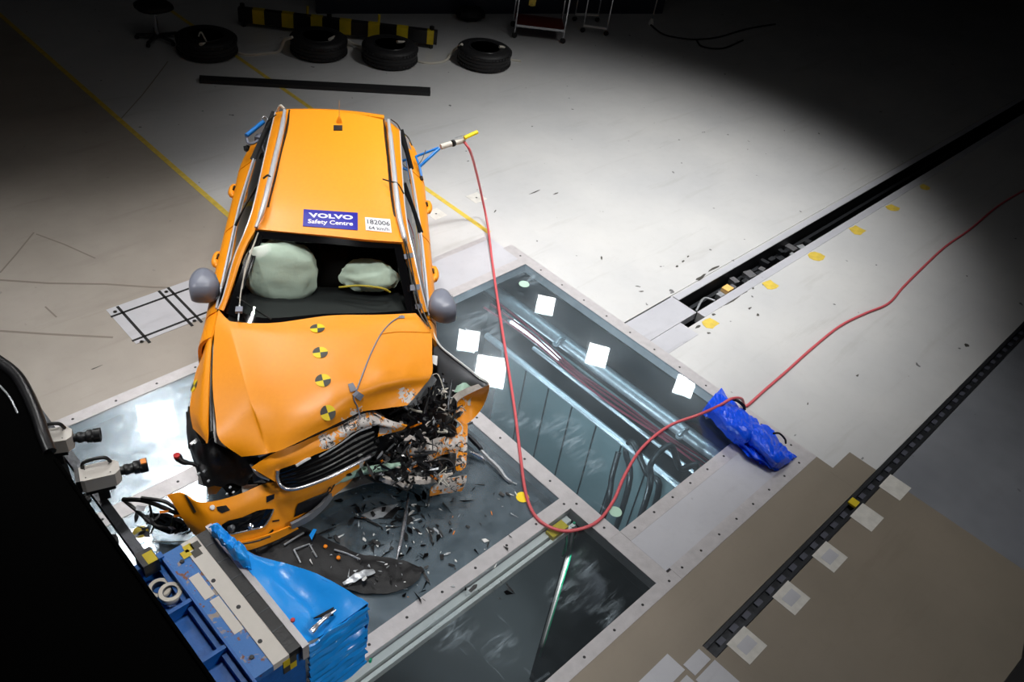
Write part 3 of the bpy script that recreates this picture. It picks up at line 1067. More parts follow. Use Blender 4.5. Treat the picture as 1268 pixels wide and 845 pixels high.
# spoiler, tailgate, rear glass and rear bumper
rows = [[Lc(-3.98, y, 1.405 + .03 * (1 - (y / .5) ** 2)) for y in (-.5, -.25, -.03, .2, .42)],
        [Lc(-4.16, y, 1.345 + .03 * (1 - (y / .5) ** 2)) for y in (-.5, -.25, -.03, .2, .42)]]
cpart('roof_spoiler', MB().grid(surf(rows, 3, 2), .03, face=(0, 0, 1)), 'paint')
cpart('rear_window', MB().grid(surf([[Lc(-4.14, y, 1.33) for y in (-.5, -.03, .42)], [Lc(-4.45, y * 1.25, .98) for y in (-.5, -.03, .42)]], 3, 3), .012, face=Lc(-9, 0, 3) - Lc(-4, 0, 1)), 'side_glass')
cpart('tailgate', MB().grid(surf([[Lc(-4.45, y, .98) for y in (-.7, -.03, .62)], [Lc(-4.62, y, .8) for y in (-.76, -.03, .68)], [Lc(-4.62, y, .5) for y in (-.76, -.03, .68)]], 3, 3), .03, face=Lc(-9, 0, 1) - Lc(-4, 0, 1)), 'paint')
cpart('rear_bumper', MB().grid(surf([[Lc(-4.5, -.84, .52), Lc(-4.68, -.6, .52), Lc(-4.72, -.03, .52), Lc(-4.68, .52, .52), Lc(-4.5, .76, .52)], [Lc(-4.42, -.82, .22), Lc(-4.6, -.6, .2), Lc(-4.64, -.03, .2), Lc(-4.6, .52, .2), Lc(-4.42, .74, .22)]], 3, 3), .03, face=Lc(-9, 0, 1) - Lc(-4, 0, 1)), 'paint')

# ---- cant rails with the windscreen pillars
lo_ = [(341, 139, 1.30), (330, 184, 1.36), (320.5, 227, 1.38), (312.7, 260, 1.37), (303, 288, 1.32), (290, 319, 1.21), (277, 366, 1.04), (270, 383, .97)]
li_ = [(353, 137, 1.405), (341, 190, 1.44), (332, 227, 1.44), (324, 260, 1.42), (317, 283, 1.39), (304, 307, 1.30), (289, 352, 1.12), (277, 385, 1.0)]
ro_ = [(495, 161, 1.30), (497, 196, 1.36), (499, 228, 1.38), (502, 262, 1.37), (506, 288, 1.33), (512, 314, 1.25), (521, 355, 1.1), (529, 386, .97)]
ri_ = [(480, 149, 1.405), (483, 200, 1.44), (487, 233, 1.44), (491, 280, 1.41), (498, 300, 1.385), (507, 328, 1.24), (516, 360, 1.10), (522, 388, 1.0)]


def mid(a, b, dz):
    return [((p[0] + q[0]) / 2, (p[1] + q[1]) / 2, (p[2] + q[2]) / 2 + dz) for p, q in zip(a, b)]


T['fl'] = MB().grid(surf([P3(lo_), P3(mid(lo_, li_, .015)), P3(li_)], 4, 3), .03)
cpart('roof_side_frame', T['fl'], 'paint')
T['fr'] = MB().grid(surf([P3(ro_), P3(mid(ro_, ri_, .015)), P3(ri_)], 4, 3), .03)
cpart('roof_side_frame', T['fr'], 'paint')
# roof rails on feet, with the dark gap beside them
for pts, gap in (([(352.5, 137, 1.45), (349, 160, 1.49), (341, 195, 1.50), (334, 225, 1.50), (326, 257, 1.48), (317, 282, 1.41)], 6),
                 ([(481, 149, 1.45), (484, 175, 1.49), (487, 205, 1.50), (490, 235, 1.50), (494, 265, 1.475), (500, 292, 1.41), (503, 302, 1.36)], -6)):
    rl = cpart('roof_rail', MB().tube(P3(pts), [.016, .022, .023, .023, .022, .015], 10), 'silver', label='silver roof rail')
    g = [(p[0] + gap, p[1], p[2] - .045) for p in pts[:-1]]
    cpart('rail_gap', MB().tube(P3(g), .011, 6), 'black_plastic', rl)
    for k in (1, 2, 3):
        a = U(*pts[k])
        MB().tube([a, a - Vector((0, 0, .06))], .02, 8, smooth=False).build('rail_foot', 'silver', rl)

# ---- windscreen
W0 = [(317, 286, 1.378), (362, 290, 1.405), (408, 294, 1.412), (455, 299, 1.40), (497, 301, 1.375)]
W2 = [(279, 388, .97), (322, 404, 1.0), (400, 398, 1.02), (465, 396, 1.01), (518, 391, .975)]
W1 = [((a[0] + b[0]) / 2, (a[1] + b[1]) / 2, (a[2] + b[2]) / 2 + .0) for a, b in zip(W0, W2)]
gw = surf([P3(W0), P3(W1), P3(W2)], 4, 6)
T['ws'] = MB().grid(gw, .006)
ws = cpart('windscreen', T['ws'], 'windscreen')
R_, C_ = len(gw), len(gw[0])


def strip(j0, j1, wid0=None):
    return [[row[j] - FW * 0 + Vector((0, 0, .004)) for j in range(j0, j1 + 1)] for row in gw]


cpart('black_border', MB().grid(strip(0, 1), .006), 'black_gloss', ws)
cpart('black_border', MB().grid(strip(C_ - 2, C_ - 1), .006), 'black_gloss', ws)
cpart('black_border', MB().grid([[p + Vector((0, 0, .003)) for p in row] for row in gw[0:2]], .006), 'black_gloss', ws)
cpart('black_border', MB().grid([[p + Vector((0, 0, .003)) for p in row] for row in gw[-2:]], .006), 'black_gloss', ws)
for pts in ([(320, 290, 1.38), (308, 325, 1.25), (300, 355, 1.13), (297, 378, 1.05)], [(320, 290, 1.385), (305, 330, 1.22), (300, 360, 1.11)]):
    cpart('sensor_wire', MB().tube([p + Vector((0, 0, .015)) for p in P3(pts)], .005, 6), 'tape', ws)
for pts in ([(500, 300, 1.38), (503, 316, 1.31), (508, 345, 1.18), (514, 375, 1.06), (521, 395, 1.0), (530, 408, .99)], [(502, 303, 1.38), (507, 322, 1.3), (513, 352, 1.16), (520, 380, 1.06), (533, 411, 1.0)]):
    cpart('sensor_wire', MB().tube([p + Vector((0, 0, .03)) for p in P3(pts)], .006, 6), 'marker_dark', ws)
for q in ([(500, 315), (511, 313), (512, 319), (501, 321)], [(508, 353), (520, 352), (520, 359), (508, 360)], [(514, 377), (523, 376), (523, 382), (515, 383)]):
    cpart('tape_patch', MB().prism(P3([(p[0], p[1], 1.39 - (p[1] - 300) * .0042) for p in q]), .006), 'grey_plastic', ws)
cpart('wiper', MB().tube([p + Vector((0, 0, .02)) for p in P3([(294, 371, 1.05), (312, 383, 1.03), (336, 398, 1.02)])], .008, 6), 'black', None)
cpart('wire_bracket', MB().box(U(296, 384, 1.05), (.05, .06, .02), -.6), 'grey_plastic', ws)
cpart('wire_bracket', MB().tube(P3([(297, 375, 1.06), (295, 398, 1.03)]), .006, 6), 'light_metal', ws)

# ---- sides
def itp(x, tab):
    for (a, va), (b, vb) in zip(tab, tab[1:]):
        if a <= x <= b:
            t = (x - a) / (b - a)
            return va + (vb - va) * t
    return tab[0][1] if x < tab[0][0] else tab[-1][1]


BL = {-1: [(-4.6, -.70), (-4.1, -.765), (-3.5, -.79), (-3.0, -.81), (-2.1, -.80), (-1.55, -.795), (-1.2, -.79)],
      1: [(-4.6, .60), (-4.37, .64), (-3.4, .72), (-2.44, .77), (-1.69, .785), (-1.3, .80), (-1.2, .8)]}
OT = {-1: [(-4.7, -.80), (-4.4, -.88), (-4.17, -.92), (-3.88, -.945), (-3.28, -.93), (-2.3, -.92), (-1.5, -.895), (-1.16, -.90), (-.6, -.89)],
      1: [(-4.7, .72), (-4.4, .79), (-3.9, .84), (-3.3, .852), (-2.2, .868), (-1.3, .86)]}
BZ = [(-4.6, 1.0), (-4.1, .985), (-3.5, .97), (-2.5, .95), (-1.5, .94), (-1.2, .94)]


def side(s, x0, x1, n=6):
    rows = []
    for k, (t, z) in enumerate(((0, None), (.55, .90), (.9, .84), (1, .75), (1, .62), (.985, .45), (.96, .30), (.92, .20))):
        row = []
        for i in range(n + 1):
            x = x0 + (x1 - x0) * i / n
            yb, yo = itp(x, BL[s]), itp(x, OT[s])
            zz = itp(x, BZ) if z is None else z
            y = yb + (yo - yb) * t if t < 1 else yo
            if t and t < 1 and k > 4:
                y = yo * t
            row.append(Lc(x, y, zz))
        rows.append(row)
    return MB().grid(surf(rows, 1, 2), .025, face=CM.to_3x3() @ Vector((0, s, .3)))


for s in (-1, 1):
    T['qp%d' % s] = side(s, -4.5, -3.82, 5)
    cpart('rear_quarter_panel', T['qp%d' % s], 'paint')
    T['rd%d' % s] = side(s, -3.80, -2.74, 8)
    rd_ = cpart('rear_door', T['rd%d' % s], 'paint')
    T['fd%d' % s] = side(s, -2.72, -1.58, 8)
    fd_ = cpart('front_door', T['fd%d' % s], 'paint')
    for dd, (px, py), nm in ((rd_, (291, 237) if s < 0 else (528, 257), 'r'), (fd_, (270, 322) if s < 0 else (537, 340), 'f')):
        x = -3.02 if nm == 'r' else (-2.05)
        p = U(px, py, .80)
        q = CM.inverted() @ p
        x = q.x
        yo = itp(x, OT[s])
        hb = MB()
        hb.tube([Lc(x - .10, yo - .01 * s, .80), Lc(x - .05, yo + .014 * s, .805), Lc(x + .05, yo + .014 * s, .805), Lc(x + .10, yo - .01 * s, .80)], [.018, .028, .030, .028, .018], 8)
        hd = cpart('door_handle', hb, 'paint', dd)
        mbk = MB().lathe(Lc(x, yo - .01 * s, .825), CM.to_3x3() @ Vector((0, s, .6)), [(.03, 0), (.03, .018), (0, .018)], 12)
        cpart('handle_recess', mbk, 'black_plastic', dd)
    # belt chrome line
    line = [Lc(x, itp(x, BL[s]) + .004 * s, itp(x, BZ) + .008) for x in (-4.1, -3.6, -3.1, -2.6, -2.1, -1.6)]
    cpart('window_trim', MB().tube(line, .010, 6), 'silver', label='bright strip below the side windows')
    top = (lo_ if s < 0 else ro_)
    cpart('window_trim', MB().tube([p + Vector((0, 0, .0)) for p in P3(top)], .007, 6), 'silver', label='bright strip above the side windows')
    # side glass
    tp_ = P3(top)
    tl_ = [CM.inverted() @ p for p in tp_]
    g = [tp_, [Lc(q.x, (q.y + itp(q.x, BL[s])) / 2 + .01 * s, (q.z + itp(q.x, BZ)) / 2) for q in tl_], [Lc(q.x, itp(q.x, BL[s]), itp(q.x, BZ)) for q in tl_]]
    g[1][-1] = (g[0][-1] + g[2][-1]) / 2
    cpart('side_window', MB().grid(surf(g, 3, 3), .006), 'side_glass')
    for x in (-2.73, -3.8):
        ztop = 1.36
        k = min(range(len(tl_)), key=lambda i: abs(tl_[i].x - x))
        cpart('window_pillar', MB().beam(Lc(x, itp(x, BL[s]), itp(x, BZ)), Lc(tl_[k].x, tl_[k].y, tl_[k].z), .07, .02), 'black_plastic')
    cpart('sill', MB().bbox(0, 1, 0, 1, 0, 1) if False else MB().beam(Lc(-3.7, .84 * s, .24), Lc(-1.5, .86 * s, .24), .08, .12), 'black_plastic')

# ---- floor pan so the cabin is closed, dark cabin
cpart('floor_pan', MB().grid([[Lc(-4.5, -.75, .28), Lc(-4.5, .68, .28)], [Lc(-.9, -.75, .28), Lc(-.9, .72, .28)]], .06), 'black')
cpart('bulkhead', MB().grid([[Lc(-1.45, -.72, .95), Lc(-1.45, .70, .95)], [Lc(-1.35, -.72, .3), Lc(-1.35, .70, .3)]], .05), 'black')
cpart('dashboard', MB().grid(surf([[Lc(-1.40, y, .93) for y in (-.70, -.3, .1, .4, .68)], [Lc(-1.75, y, .97) for y in (-.70, -.3, .1, .4, .68)], [Lc(-1.98, y, .90) for y in (-.70, -.3, .1, .4, .68)], [Lc(-2.02, y, .6) for y in (-.70, -.3, .1, .4, .68)]], 3, 3), .03), 'seat')
for y in (-.37, .37):
    st_ = cpart('front_seat', MB().grid(surf([[Lc(-2.35, y - .24, .55), Lc(-2.35, y, .52), Lc(-2.35, y + .24, .55)], [Lc(-2.85, y - .24, .55), Lc(-2.85, y, .5), Lc(-2.85, y + .24, .55)], [Lc(-2.98, y - .24, .85), Lc(-2.95, y, .85), Lc(-2.98, y + .24, .85)], [Lc(-3.08, y - .2, 1.15), Lc(-3.05, y, 1.17), Lc(-3.08, y + .2, 1.15)]], 3, 3), .1), 'seat')
    cpart('headrest', MB().tube([Lc(-3.1, y - .1, 1.22), Lc(-3.1, y + .1, 1.22)], .07, 12, smooth=False), 'seat', st_)
cpart('rear_seat', MB().grid(surf([[Lc(-3.5, -.6, .6), Lc(-3.5, 0, .58), Lc(-3.5, .6, .6)], [Lc(-3.85, -.6, .6), Lc(-3.85, 0, .58), Lc(-3.85, .55, .6)], [Lc(-4.0, -.6, 1.0), Lc(-4.0, 0, 1.0), Lc(-4.0, .55, 1.0)]], 3, 3), .1), 'seat')
cpart('steering_wheel', MB().tube([Lc(-2.1 - .06 * math.sin(a) , .38 + .18 * math.cos(a), .90 + .17 * math.sin(a)) for a in [i * math.pi / 8 for i in range(17)]], .016, 8, sub=2), 'black')


def pillow(c, ax, ay, az, e=2.6, n=24, m_=14, wr=.0, seed=0):
    """crumpled cushion shape; ax, ay, az half-axis vectors"""
    vs, fs = [], []
    for i in range(m_ + 1):
        ph = -math.pi / 2 + math.pi * i / m_
        for j in range(n):
            th = 2 * math.pi * j / n
            x = math.cos(ph) * math.cos(th)
            y = math.cos(ph) * math.sin(th)
            z = math.sin(ph)
            f = (abs(x) ** e + abs(y) ** e + abs(z) ** e) ** (-1 / e)
            p = Vector((x, y, z)) * f
            k = 1 + wr * noise.noise(Vector((x * 2.6 + seed, y * 2.6, z * 2.6))) + wr * .5 * noise.noise(Vector((x * 6 + seed, y * 6, z * 6)))
            vs.append(c + ax * p.x * k + ay * p.y * k + az * p.z * k)
    for i in range(m_):
        for j in range(n):
            j2 = (j + 1) % n
            fs.append((i * n + j, i * n + j2, (i + 1) * n + j2, (i + 1) * n + j))
    return MB().add(vs, fs)


R3 = CM.to_3x3()
X3, Y3, Z3 = R3 @ Vector((1, 0, 0)), R3 @ Vector((0, 1, 0)), Vector((0, 0, 1))
c = U(348, 337, 1.11)
cpart('airbag', pillow(c, X3 * .10 + Z3 * .04, Y3 * .27, Z3 * .215 - X3 * .09, 2.7, 40, 24, .10, 1), 'airbag', label='large pale green passenger airbag')
c2 = U(457, 342, 1.09)
ab = cpart('airbag', pillow(c2, X3 * .07 + Z3 * .05, Y3 * .23, Z3 * .10 - X3 * .08, 2.0, 40, 24, .16, 5), 'airbag', label='half deflated pale driver airbag')
cpart('vent_hole', MB().lathe(U(349, 325, 1.20), -ray(349, 325), [(.012, -.02), (.012, .03), (0, .03)], 12), 'black')
cpart('yellow_wire', MB().tube(P3([(420, 356, 1.08), (445, 354, 1.12), (472, 357, 1.12), (483, 362, 1.06)]), .008, 6), 'floor_yellow')

# ---- bonnet
rows = [P3([(271, 384, .975), (281, 395, .988), (292, 399, .997), (340, 400, 1.025), (408, 391, 1.055), (468, 390, 1.045), (515, 388, 1.0)]),
        P3([(266, 410, .96), (284, 414, .993), (296, 416, 1.005), (343, 417, 1.045), (408, 413, 1.075), (470, 408, 1.06), (533, 411, .99)]),
        P3([(263, 469, .885), (295, 461, .962), (306, 462, .975), (350, 463, 1.015), (408, 455, 1.04), (473, 445, 1.02), (535, 438, .955)]),
        P3([(267, 516, .81), (305, 499, .915), (316, 500, .930), (355, 501, .965), (408, 490, .985), (474, 474, .975), (535, 463, .915)]),
        P3([(272, 545, .76), (315, 530, .845), (326, 531, .865), (358, 530, .895), (408, 512, .925), (463, 492, .895), (524, 479, .86)]),
        P3([(299, 566, .70), (325, 563, .77), (334, 561, .78), (352, 556, .805), (404, 531, .835), (450, 510, .825), (505, 502, .80)])]


def dent(p):
    q = CM.inverted() @ p
    k = max(0, min(1, (q.x + 1.3) / .8)) * max(0, min(1, (q.y + .1) / .5))
    return Vector((0, 0, .030 * k * noise.noise(Vector((q.x * 6, q.y * 6, 2.0))) + .012 * k * noise.noise(Vector((q.x * 15, q.y * 15, 7.0)))))


T['hood'] = MB().grid(surf(rows, 8, 8, dent), .012)
hood = cpart('bonnet', T['hood'], 'paint_hood')
th_ = T['hood'].bvh()
# fold over the right part of the bonnet (raised buckle)
cpart('pressed_crease', MB().tube([on(th_, p[0], p[1], .0, p[2]) for p in crom([Vector(t) for t in ((470, 414, 1.06), (495, 411, 1.04), (533, 412, 1.0))], 6)], .006, 8, smooth=False), 'paint', hood)
# markers
def marker(tree, px, py, r, parent, rot=0.0):
    rd = ray(px, py)
    h = tree.ray_cast(EYE, rd)
    if h[0] is None:
        return
    n = h[1] if h[1].dot(rd) < 0 else -h[1]
    xa = (R3 @ Vector((0, 1, 0)))
    xa = (xa - n * xa.dot(n)).normalized()
    ya = n.cross(xa)
    c_ = h[0] + n * .004
    mb = MB()
    N = 24
    for q in range(4):
        vs = [c_]
        for k in range(N // 4 + 1):
            a = 2 * math.pi * (q * (N // 4) + k) / N + rot
            vs.append(c_ + (xa * math.cos(a) + ya * math.sin(a)) * r)
        top_n = len(vs)
        vs += [v - n * .003 for v in vs]
        fs = [tuple(range(top_n)), tuple(range(2 * top_n - 1, top_n - 1, -1))] + [(i, i + top_n, (i + 1) % top_n + top_n, (i + 1) % top_n) for i in range(top_n)]
        mb.add(vs, fs, q % 2)
    cpart('target_marker', mb, ['yellow', 'marker_dark'], parent, False, label='round yellow and black target sticker')


for (px, py, r_) in ((393, 407, .10), (396.5, 437, .15), (400, 471.5, .25), (406, 511.5, .35)):
    marker(th_, px, py, .053, hood, r_)
# wire and grey tape on the bonnet
wire = [(498, 391), (485, 399), (473, 412), (462, 432), (452, 456), (443, 480), (438, 493), (443, 505), (446, 520)]
cpart('sensor_wire', MB().tube([on(th_, a, b, .006, .85) for a, b in wire], .0055, 6), 'grey_plastic', hood, label='thin grey wire across the bonnet')
for q in ([(431, 476), (437, 474), (442, 483), (434, 486)], [(436, 489), (442, 484), (451, 490), (446, 497)]):
    cpart('tape_patch', stick(th_, [(a, b, 0) for a, b in q], n=3, lift=.012), 'grey_plastic', hood, False)
cpart('tape_patch', stick(th_, [(494, 391, 0), (501, 391, 0), (501, 394, 0), (494, 394, 0)], n=3, lift=.01), 'grey_plastic', hood, False)

# ---- signs on the roof
tr_ = T['roof'].bvh()
sg = stick(tr_, [(376, 259, 0), (443, 263.5, 0), (443, 285, 0), (375, 280, 0)], n=8)
sign = cpart('safety_sign', sg, 'sign_blue', None, False, label='blue sticker lettered VOLVO Safety Centre in white')
cpart('lettering', text_mesh('VOLVO', quad_on(tr_, (382, 263.3), (437, 266.8), (437, 272.2), (383, 269.2), .0105), bold=.045, spacing=1.05), 'sign_white', sign, False)
cpart('lettering', text_mesh('Safety Centre', quad_on(tr_, (381.5, 271.2), (437, 274.6), (437, 281), (381, 278), .0105), bold=.02), 'sign_white', sign, False)
sg = stick(tr_, [(452, 269, 0), (483, 271.5, 0), (485, 288, 0), (453, 285, 0)], n=6)
sign = cpart('number_sign', sg, 'sign_white', None, False, label='white sticker lettered 182006 64 km/h')
cpart('lettering', text_mesh('182006', quad_on(tr_, (454.3, 271.3), (482.6, 274.2), (483, 280), (455, 277.2), .0105), bold=.02), 'sign_text', sign, False)
cpart('lettering', text_mesh('64 km/h', quad_on(tr_, (456, 279.8), (481.5, 282.0), (482.5, 286.4), (457, 284), .0105), bold=.015), 'sign_text', sign, False)

# roof antenna, camera puck, taped bits
a = on(tr_, 419, 158, 0, 1.49)
ant = cpart('antenna', MB().lathe(on(tr_, 420, 152, 0, 1.49), (0, 0, 1), [(.030, 0), (.022, .03), (.01, .06), (0, .065)], 12), 'paint')
cpart('antenna_rod', MB().tube([on(tr_, 420, 152, 0, 1.49), on(tr_, 420, 152, 0, 1.49) + Vector((.0, 0, .22))], .003, 6, smooth=False), 'light_metal', ant)
cpart('roof_plate', stick(tr_, [(413, 155, 0), (424, 155, 0), (424, 161, 0), (413, 161, 0)], n=2, lift=.01, th=.01), 'dark_metal', ant, False)
for (x, y) in ((458, 242), (452, 239)):
    pass
cpart('strap_clip', MB().tube(P3([(474, 222, 1.5), (484, 225, 1.52), (493, 228, 1.51), (500, 240, 1.42)]), .006, 6), 'dark_metal', label='thin clip tied round the silver rail')
cpart('strap_clip', MB().tube(P3([(326, 221, 1.5), (332, 217, 1.53), (336, 221, 1.51)]), .008, 6), 'marker_dark', label='wire tied round the silver rail')

# ---- door mirrors
def mirror(s):
    if s < 0:
        poly = [(233, 349), (237, 341), (245, 334), (255, 333), (264, 337), (271, 346), (271, 354), (262, 361), (246, 362), (235, 360)]
    else:
        poly = [(531, 370), (537, 361), (546, 358), (554, 361), (561, 370), (565, 378), (565, 386), (553, 388), (541, 385), (533, 379)]
    z = 1.06
    cs = [U(a, b, z) for a, b in poly]
    c_ = sum(cs, Vector()) / len(cs)
    vs, fs = [], []
    n = len(cs)
    layers = [(.0, .05), (.55, .045), (.9, .02), (1.0, -.03), (.97, -.10), (.7, -.14), (0, -.145)]
    for (k, dz) in layers:
        for p in crom(cs + [cs[0]], 3)[:-1]:
            vs.append(c_ + (p - c_) * k + Vector((0, 0, dz)))
    n = len(vs) // len(layers)
    for i in range(len(layers) - 1):
        for j in range(n):
            fs.append((i * n + j, i * n + (j + 1) % n, (i + 1) * n + (j + 1) % n, (i + 1) * n + j))
    mr = cpart('door_mirror', MB().add(vs, fs), 'grey_plastic', label='grey door mirror')
    e = Lc(-1.74, -.86, .96) if s < 0 else Lc(-1.66, .85, .96)
    cpart('mirror_foot', MB().beam(e - Y3 * .04 * s, e + Y3 * s * .08 + Z3 * .02, .07, .05), 'black_plastic', mr)
    q = CM.inverted() @ c_
    cpart('mirror_glass', MB().box(Lc(q.x - .085, q.y, 1.0), (.012, .16, .11), CAR.rotation_euler.z), 'chrome', mr)


mirror(-1)
mirror(1)

# ---- right front wing (left side of the photograph)
rows = [P3([(270, 384, .955), (265, 412, .945), (262, 422, .93), (259, 470, .88), (257, 515, .82), (256.5, 538, .78), (255, 549, .74)]),
        P3([(266, 384, .90), (259, 412, .90), (254, 436, .89), (249, 475, .84), (246.5, 510, .79), (246, 525, .76), (253, 545, .73)]),
        P3([(260.5, 376, .75), (253.5, 420, .75), (249.5, 442, .74), (242, 463, .72), (237.7, 484, .71), (235, 508, .69), (238.8, 531, .66)])]
T['wing'] = MB().grid(surf(rows, 4, 4), .012)
wing = cpart('front_wing', T['wing'], 'paint')
tw = T['wing'].bvh()
marker(tw, 241, 478, .048, wing, .6)
ns = cpart('number_sign', stick(tw, [(257.5, 400, 0), (262.5, 399, 0), (259, 420, 0), (254.3, 423, 0)], n=4), 'sign_white', wing, False, label='white number sticker')
cpart('lettering', text_mesh('182006', quad_on(tw, (255.2, 420.5), (258.2, 402), (261.5, 401), (258.3, 418.5), .011), bold=.02), 'sign_text', ns, False)
# lower panel of the wing behind the wheel
T['wl'] = side(-1, -1.56, -1.28, 3)
cpart('wing_panel', T['wl'], 'paint')
# inner black channel between wing and bonnet
cpart('inner_wing', MB().grid(surf([P3([(263, 420, .86), (261, 470, .80), (262, 520, .72), (266, 548, .64)]), P3([(268, 425, .84), (267, 470, .78), (272, 525, .70), (280, 555, .62)])], 4, 2), .02), 'white')
cpart('hinge_strip', MB().tube(P3([(261, 430, .90), (261, 470, .86), (261, 500, .82), (262, 535, .74)]), .012, 6), 'black_plastic')

# black wheel arch liner and headlamp cavity
bl = MB()
bl.grid(surf([P3([(233, 505, .62), (240, 530, .60), (252, 552, .60), (266, 545, .62), (290, 562, .60), (322, 566, .60)]),
              P3([(231, 535, .50), (240, 560, .48), (256, 575, .50), (275, 572, .52), (297, 580, .52), (320, 578, .55)]),
              P3([(236, 560, .40), (246, 578, .38), (260, 590, .40), (280, 590, .44), (300, 592, .46), (312, 590, .50)]),
              P3([(244, 586, .30), (248, 596, .30), (262, 604, .32), (284, 600, .40), (300, 602, .42), (306, 598, .45)])], 5, 5,
             lambda p: Vector((0, 0, .03 * noise.noise(p * 14)))), .02)
cpart('wheel_arch_liner', bl, 'black_plastic', label='torn black wheel arch liner')
for k, (pl_) in enumerate(([(247, 560, .4), (262, 562, .42), (259, 604, .28), (245, 600, .3)], [(276, 580, .42), (300, 578, .45), (298, 606, .35), (285, 615, .25), (272, 600, .3)], [(230, 510, .6), (240, 512, .62), (243, 560, .4), (233, 556, .42)])):
    cpart('liner_flap', MB().prism(P3(pl_), .01), 'black_plastic')
for k in range(9):
    a = (238 + k * 1.6, 520 + k * 7, .58 - k * .03)
    cpart('liner_rib', MB().tube(P3([a, (a[0] + 9, a[1] + 2, a[2])]), .005, 5), 'dark_metal')
cpart('lamp_socket', MB().tube(P3([(246, 578, .40), (236, 574, .42), (226, 572, .44), (219, 565, .46)]), [.012, .014, .02, .028], 8), 'black_plastic')
cpart('red_cap', MB().lathe(U(219, 566, .47), (0, 0, 1), [(.022, 0), (.022, .02), (.0, .025)], 10), 'red')
for (px, py, s_) in ((242, 547, .03), (238, 549, .02), (253, 584, .015), (285, 604, .012), (281, 612, .01), (272, 585, .02), (289, 610, .012), (258, 596, .012), (246, 587, .014)):
    cpart('metal_clip', MB().box(U(px, py, .58 if py < 560 else .42), (s_ * 1.6, s_, .01), .4), 'light_metal')
cpart('silver_bracket', MB().prism(P3([(256, 602, .25), (262, 588, .3), (279, 598, .28), (268, 612, .2), (258, 613, .2)]), .02), 'steel')
# bracket work behind the torn front
for k, pts in enumerate(([(311, 575, .62), (320, 588, .60), (334, 594, .58)], [(316, 585, .6), (328, 580, .64), (338, 586, .6)], [(320, 565, .72), (330, 561, .74), (336, 556, .74)])):
    cpart('bracket_bar', MB().tube(P3(pts), .012, 6), 'light_metal')
cpart('bracket_plate', MB().prism(P3([(312, 588, .56), (322, 582, .6), (336, 590, .57), (330, 598, .54), (314, 598, .52)]), .015), 'dark_metal')
cpart('pale_plate', MB().prism(P3([(299, 601, .40), (319, 600, .42), (314, 609, .38), (300, 611, .36)]), .01), 'white')

# ---- nose strip above the grille
rows = [P3([(311, 580, .66), (335, 563, .75), (376, 547, .765), (420, 527, .775), (455, 511, .785), (480, 519, .75), (504, 528, .70)]),
        P3([(325, 588, .63), (340, 574, .71), (374, 560, .73), (415, 542, .745), (452, 523, .75), (478, 529, .71), (497, 533, .66)]),
        P3([(341, 597, .58), (345, 583, .64), (372, 572, .68), (409, 555, .69), (442, 534, .70), (468, 527, .68), (468, 541, .62)])]
T['nose'] = MB().grid(surf(rows, 6, 5, lambda p: Vector((0, 0, .012 * noise.noise(p * 9)))), .012)
nose = cpart('nose_panel', T['nose'], 'paint_nose', label='orange panel above the grille, scraped white')
cpart('panel_gap', MB().tube([p + Vector((0, 0, .008)) for p in P3([(336, 562, .765), (376, 545.5, .785), (420, 525.5, .80), (455, 510.5, .80), (476, 517, .78)])], .006, 6), 'black_plastic', nose)
# grille
gr = [P3([(345, 585, .60), (372, 574, .64), (409, 558, .66), (441, 537, .67), (470, 527, .65)]),
      P3([(347, 595, .57), (370, 590, .60), (405, 576, .61), (440, 557, .61), (468, 542, .60)]),
      P3([(353, 603, .53), (372, 602, .55), (405, 590, .55), (440, 573, .56), (466, 560, .54)])]
gs = surf(gr, 5, 5)
grille = cpart('grille', MB().grid([[p - Vector((0, 0, .03)) for p in r] for r in gs], .01), 'black_plastic')
for k in range(1, 10, 2):
    row = gs[min(k, len(gs) - 1)]
    cpart('grille_slat', MB().tube(row[::2], .009, 6, sub=2), 'black_gloss', grille)
cpart('grille_frame', MB().tube(P3([(344, 583, .65), (343.5, 592, .61), (347, 601, .57), (356, 606, .55), (372, 604.5, .555), (405, 592.5, .56), (438, 576, .56), (458, 566, .55)]), .013, 8), 'steel', grille, label='bright U shaped grille frame')
cpart('grille_trim', MB().tube(P3([(367, 577, .66), (375, 572, .68), (384, 567, .68)]), .011, 6), 'white', grille, label='white trim piece on the grille')
cpart('grille_frame', MB().tube(P3([(395, 566, .69), (420, 551, .70), (442, 536, .71), (460, 529, .70)]), .006, 6), 'light_metal', grille)

# ---- front bumper, right part hanging forward
rows = [P3([(207, 614, .52), (224, 611, .52), (243, 622, .50), (270, 620, .50), (300, 611, .50), (325, 600, .50), (341, 598, .51), (360, 606, .50), (405, 594, .50), (440, 578, .50), (452, 572, .50)]),
        P3([(217, 628, .44), (236, 630, .44), (257, 640, .43), (278, 638, .43), (303, 629, .43), (327, 618, .43), (345, 616, .43), (366, 616, .43), (404, 603, .43), (432, 590, .44), (446, 582, .44)]),
        P3([(228, 646, .34), (247, 652, .34), (264, 658, .33), (284, 655, .32), (308, 648, .31), (330, 640, .31), (350, 632, .32), (369, 626, .33), (400, 612, .34), (426, 599, .36), (440, 590, .37)]),
        P3([(240, 662, .24), (257, 670, .23), (272, 674, .22), (292, 674, .20), (315, 668, .19), (338, 660, .19), (356, 652, .2), (372, 643, .22), (396, 628, .24), (415, 613, .27), (430, 601, .3)])]
T['bumper'] = MB().grid(surf(rows, 4, 5), .014)
bumper = cpart('front_bumper', T['bumper'], 'paint', label='orange front bumper torn loose on its right')
tb = T['bumper'].bvh()
lower = surf([P3([(278, 676, .22), (308, 670, .21), (338, 661, .21), (358, 653, .21)]), P3([(283, 684, .15), (311, 681, .14), (345, 668, .14), (370, 655, .15)])], 4, 2)
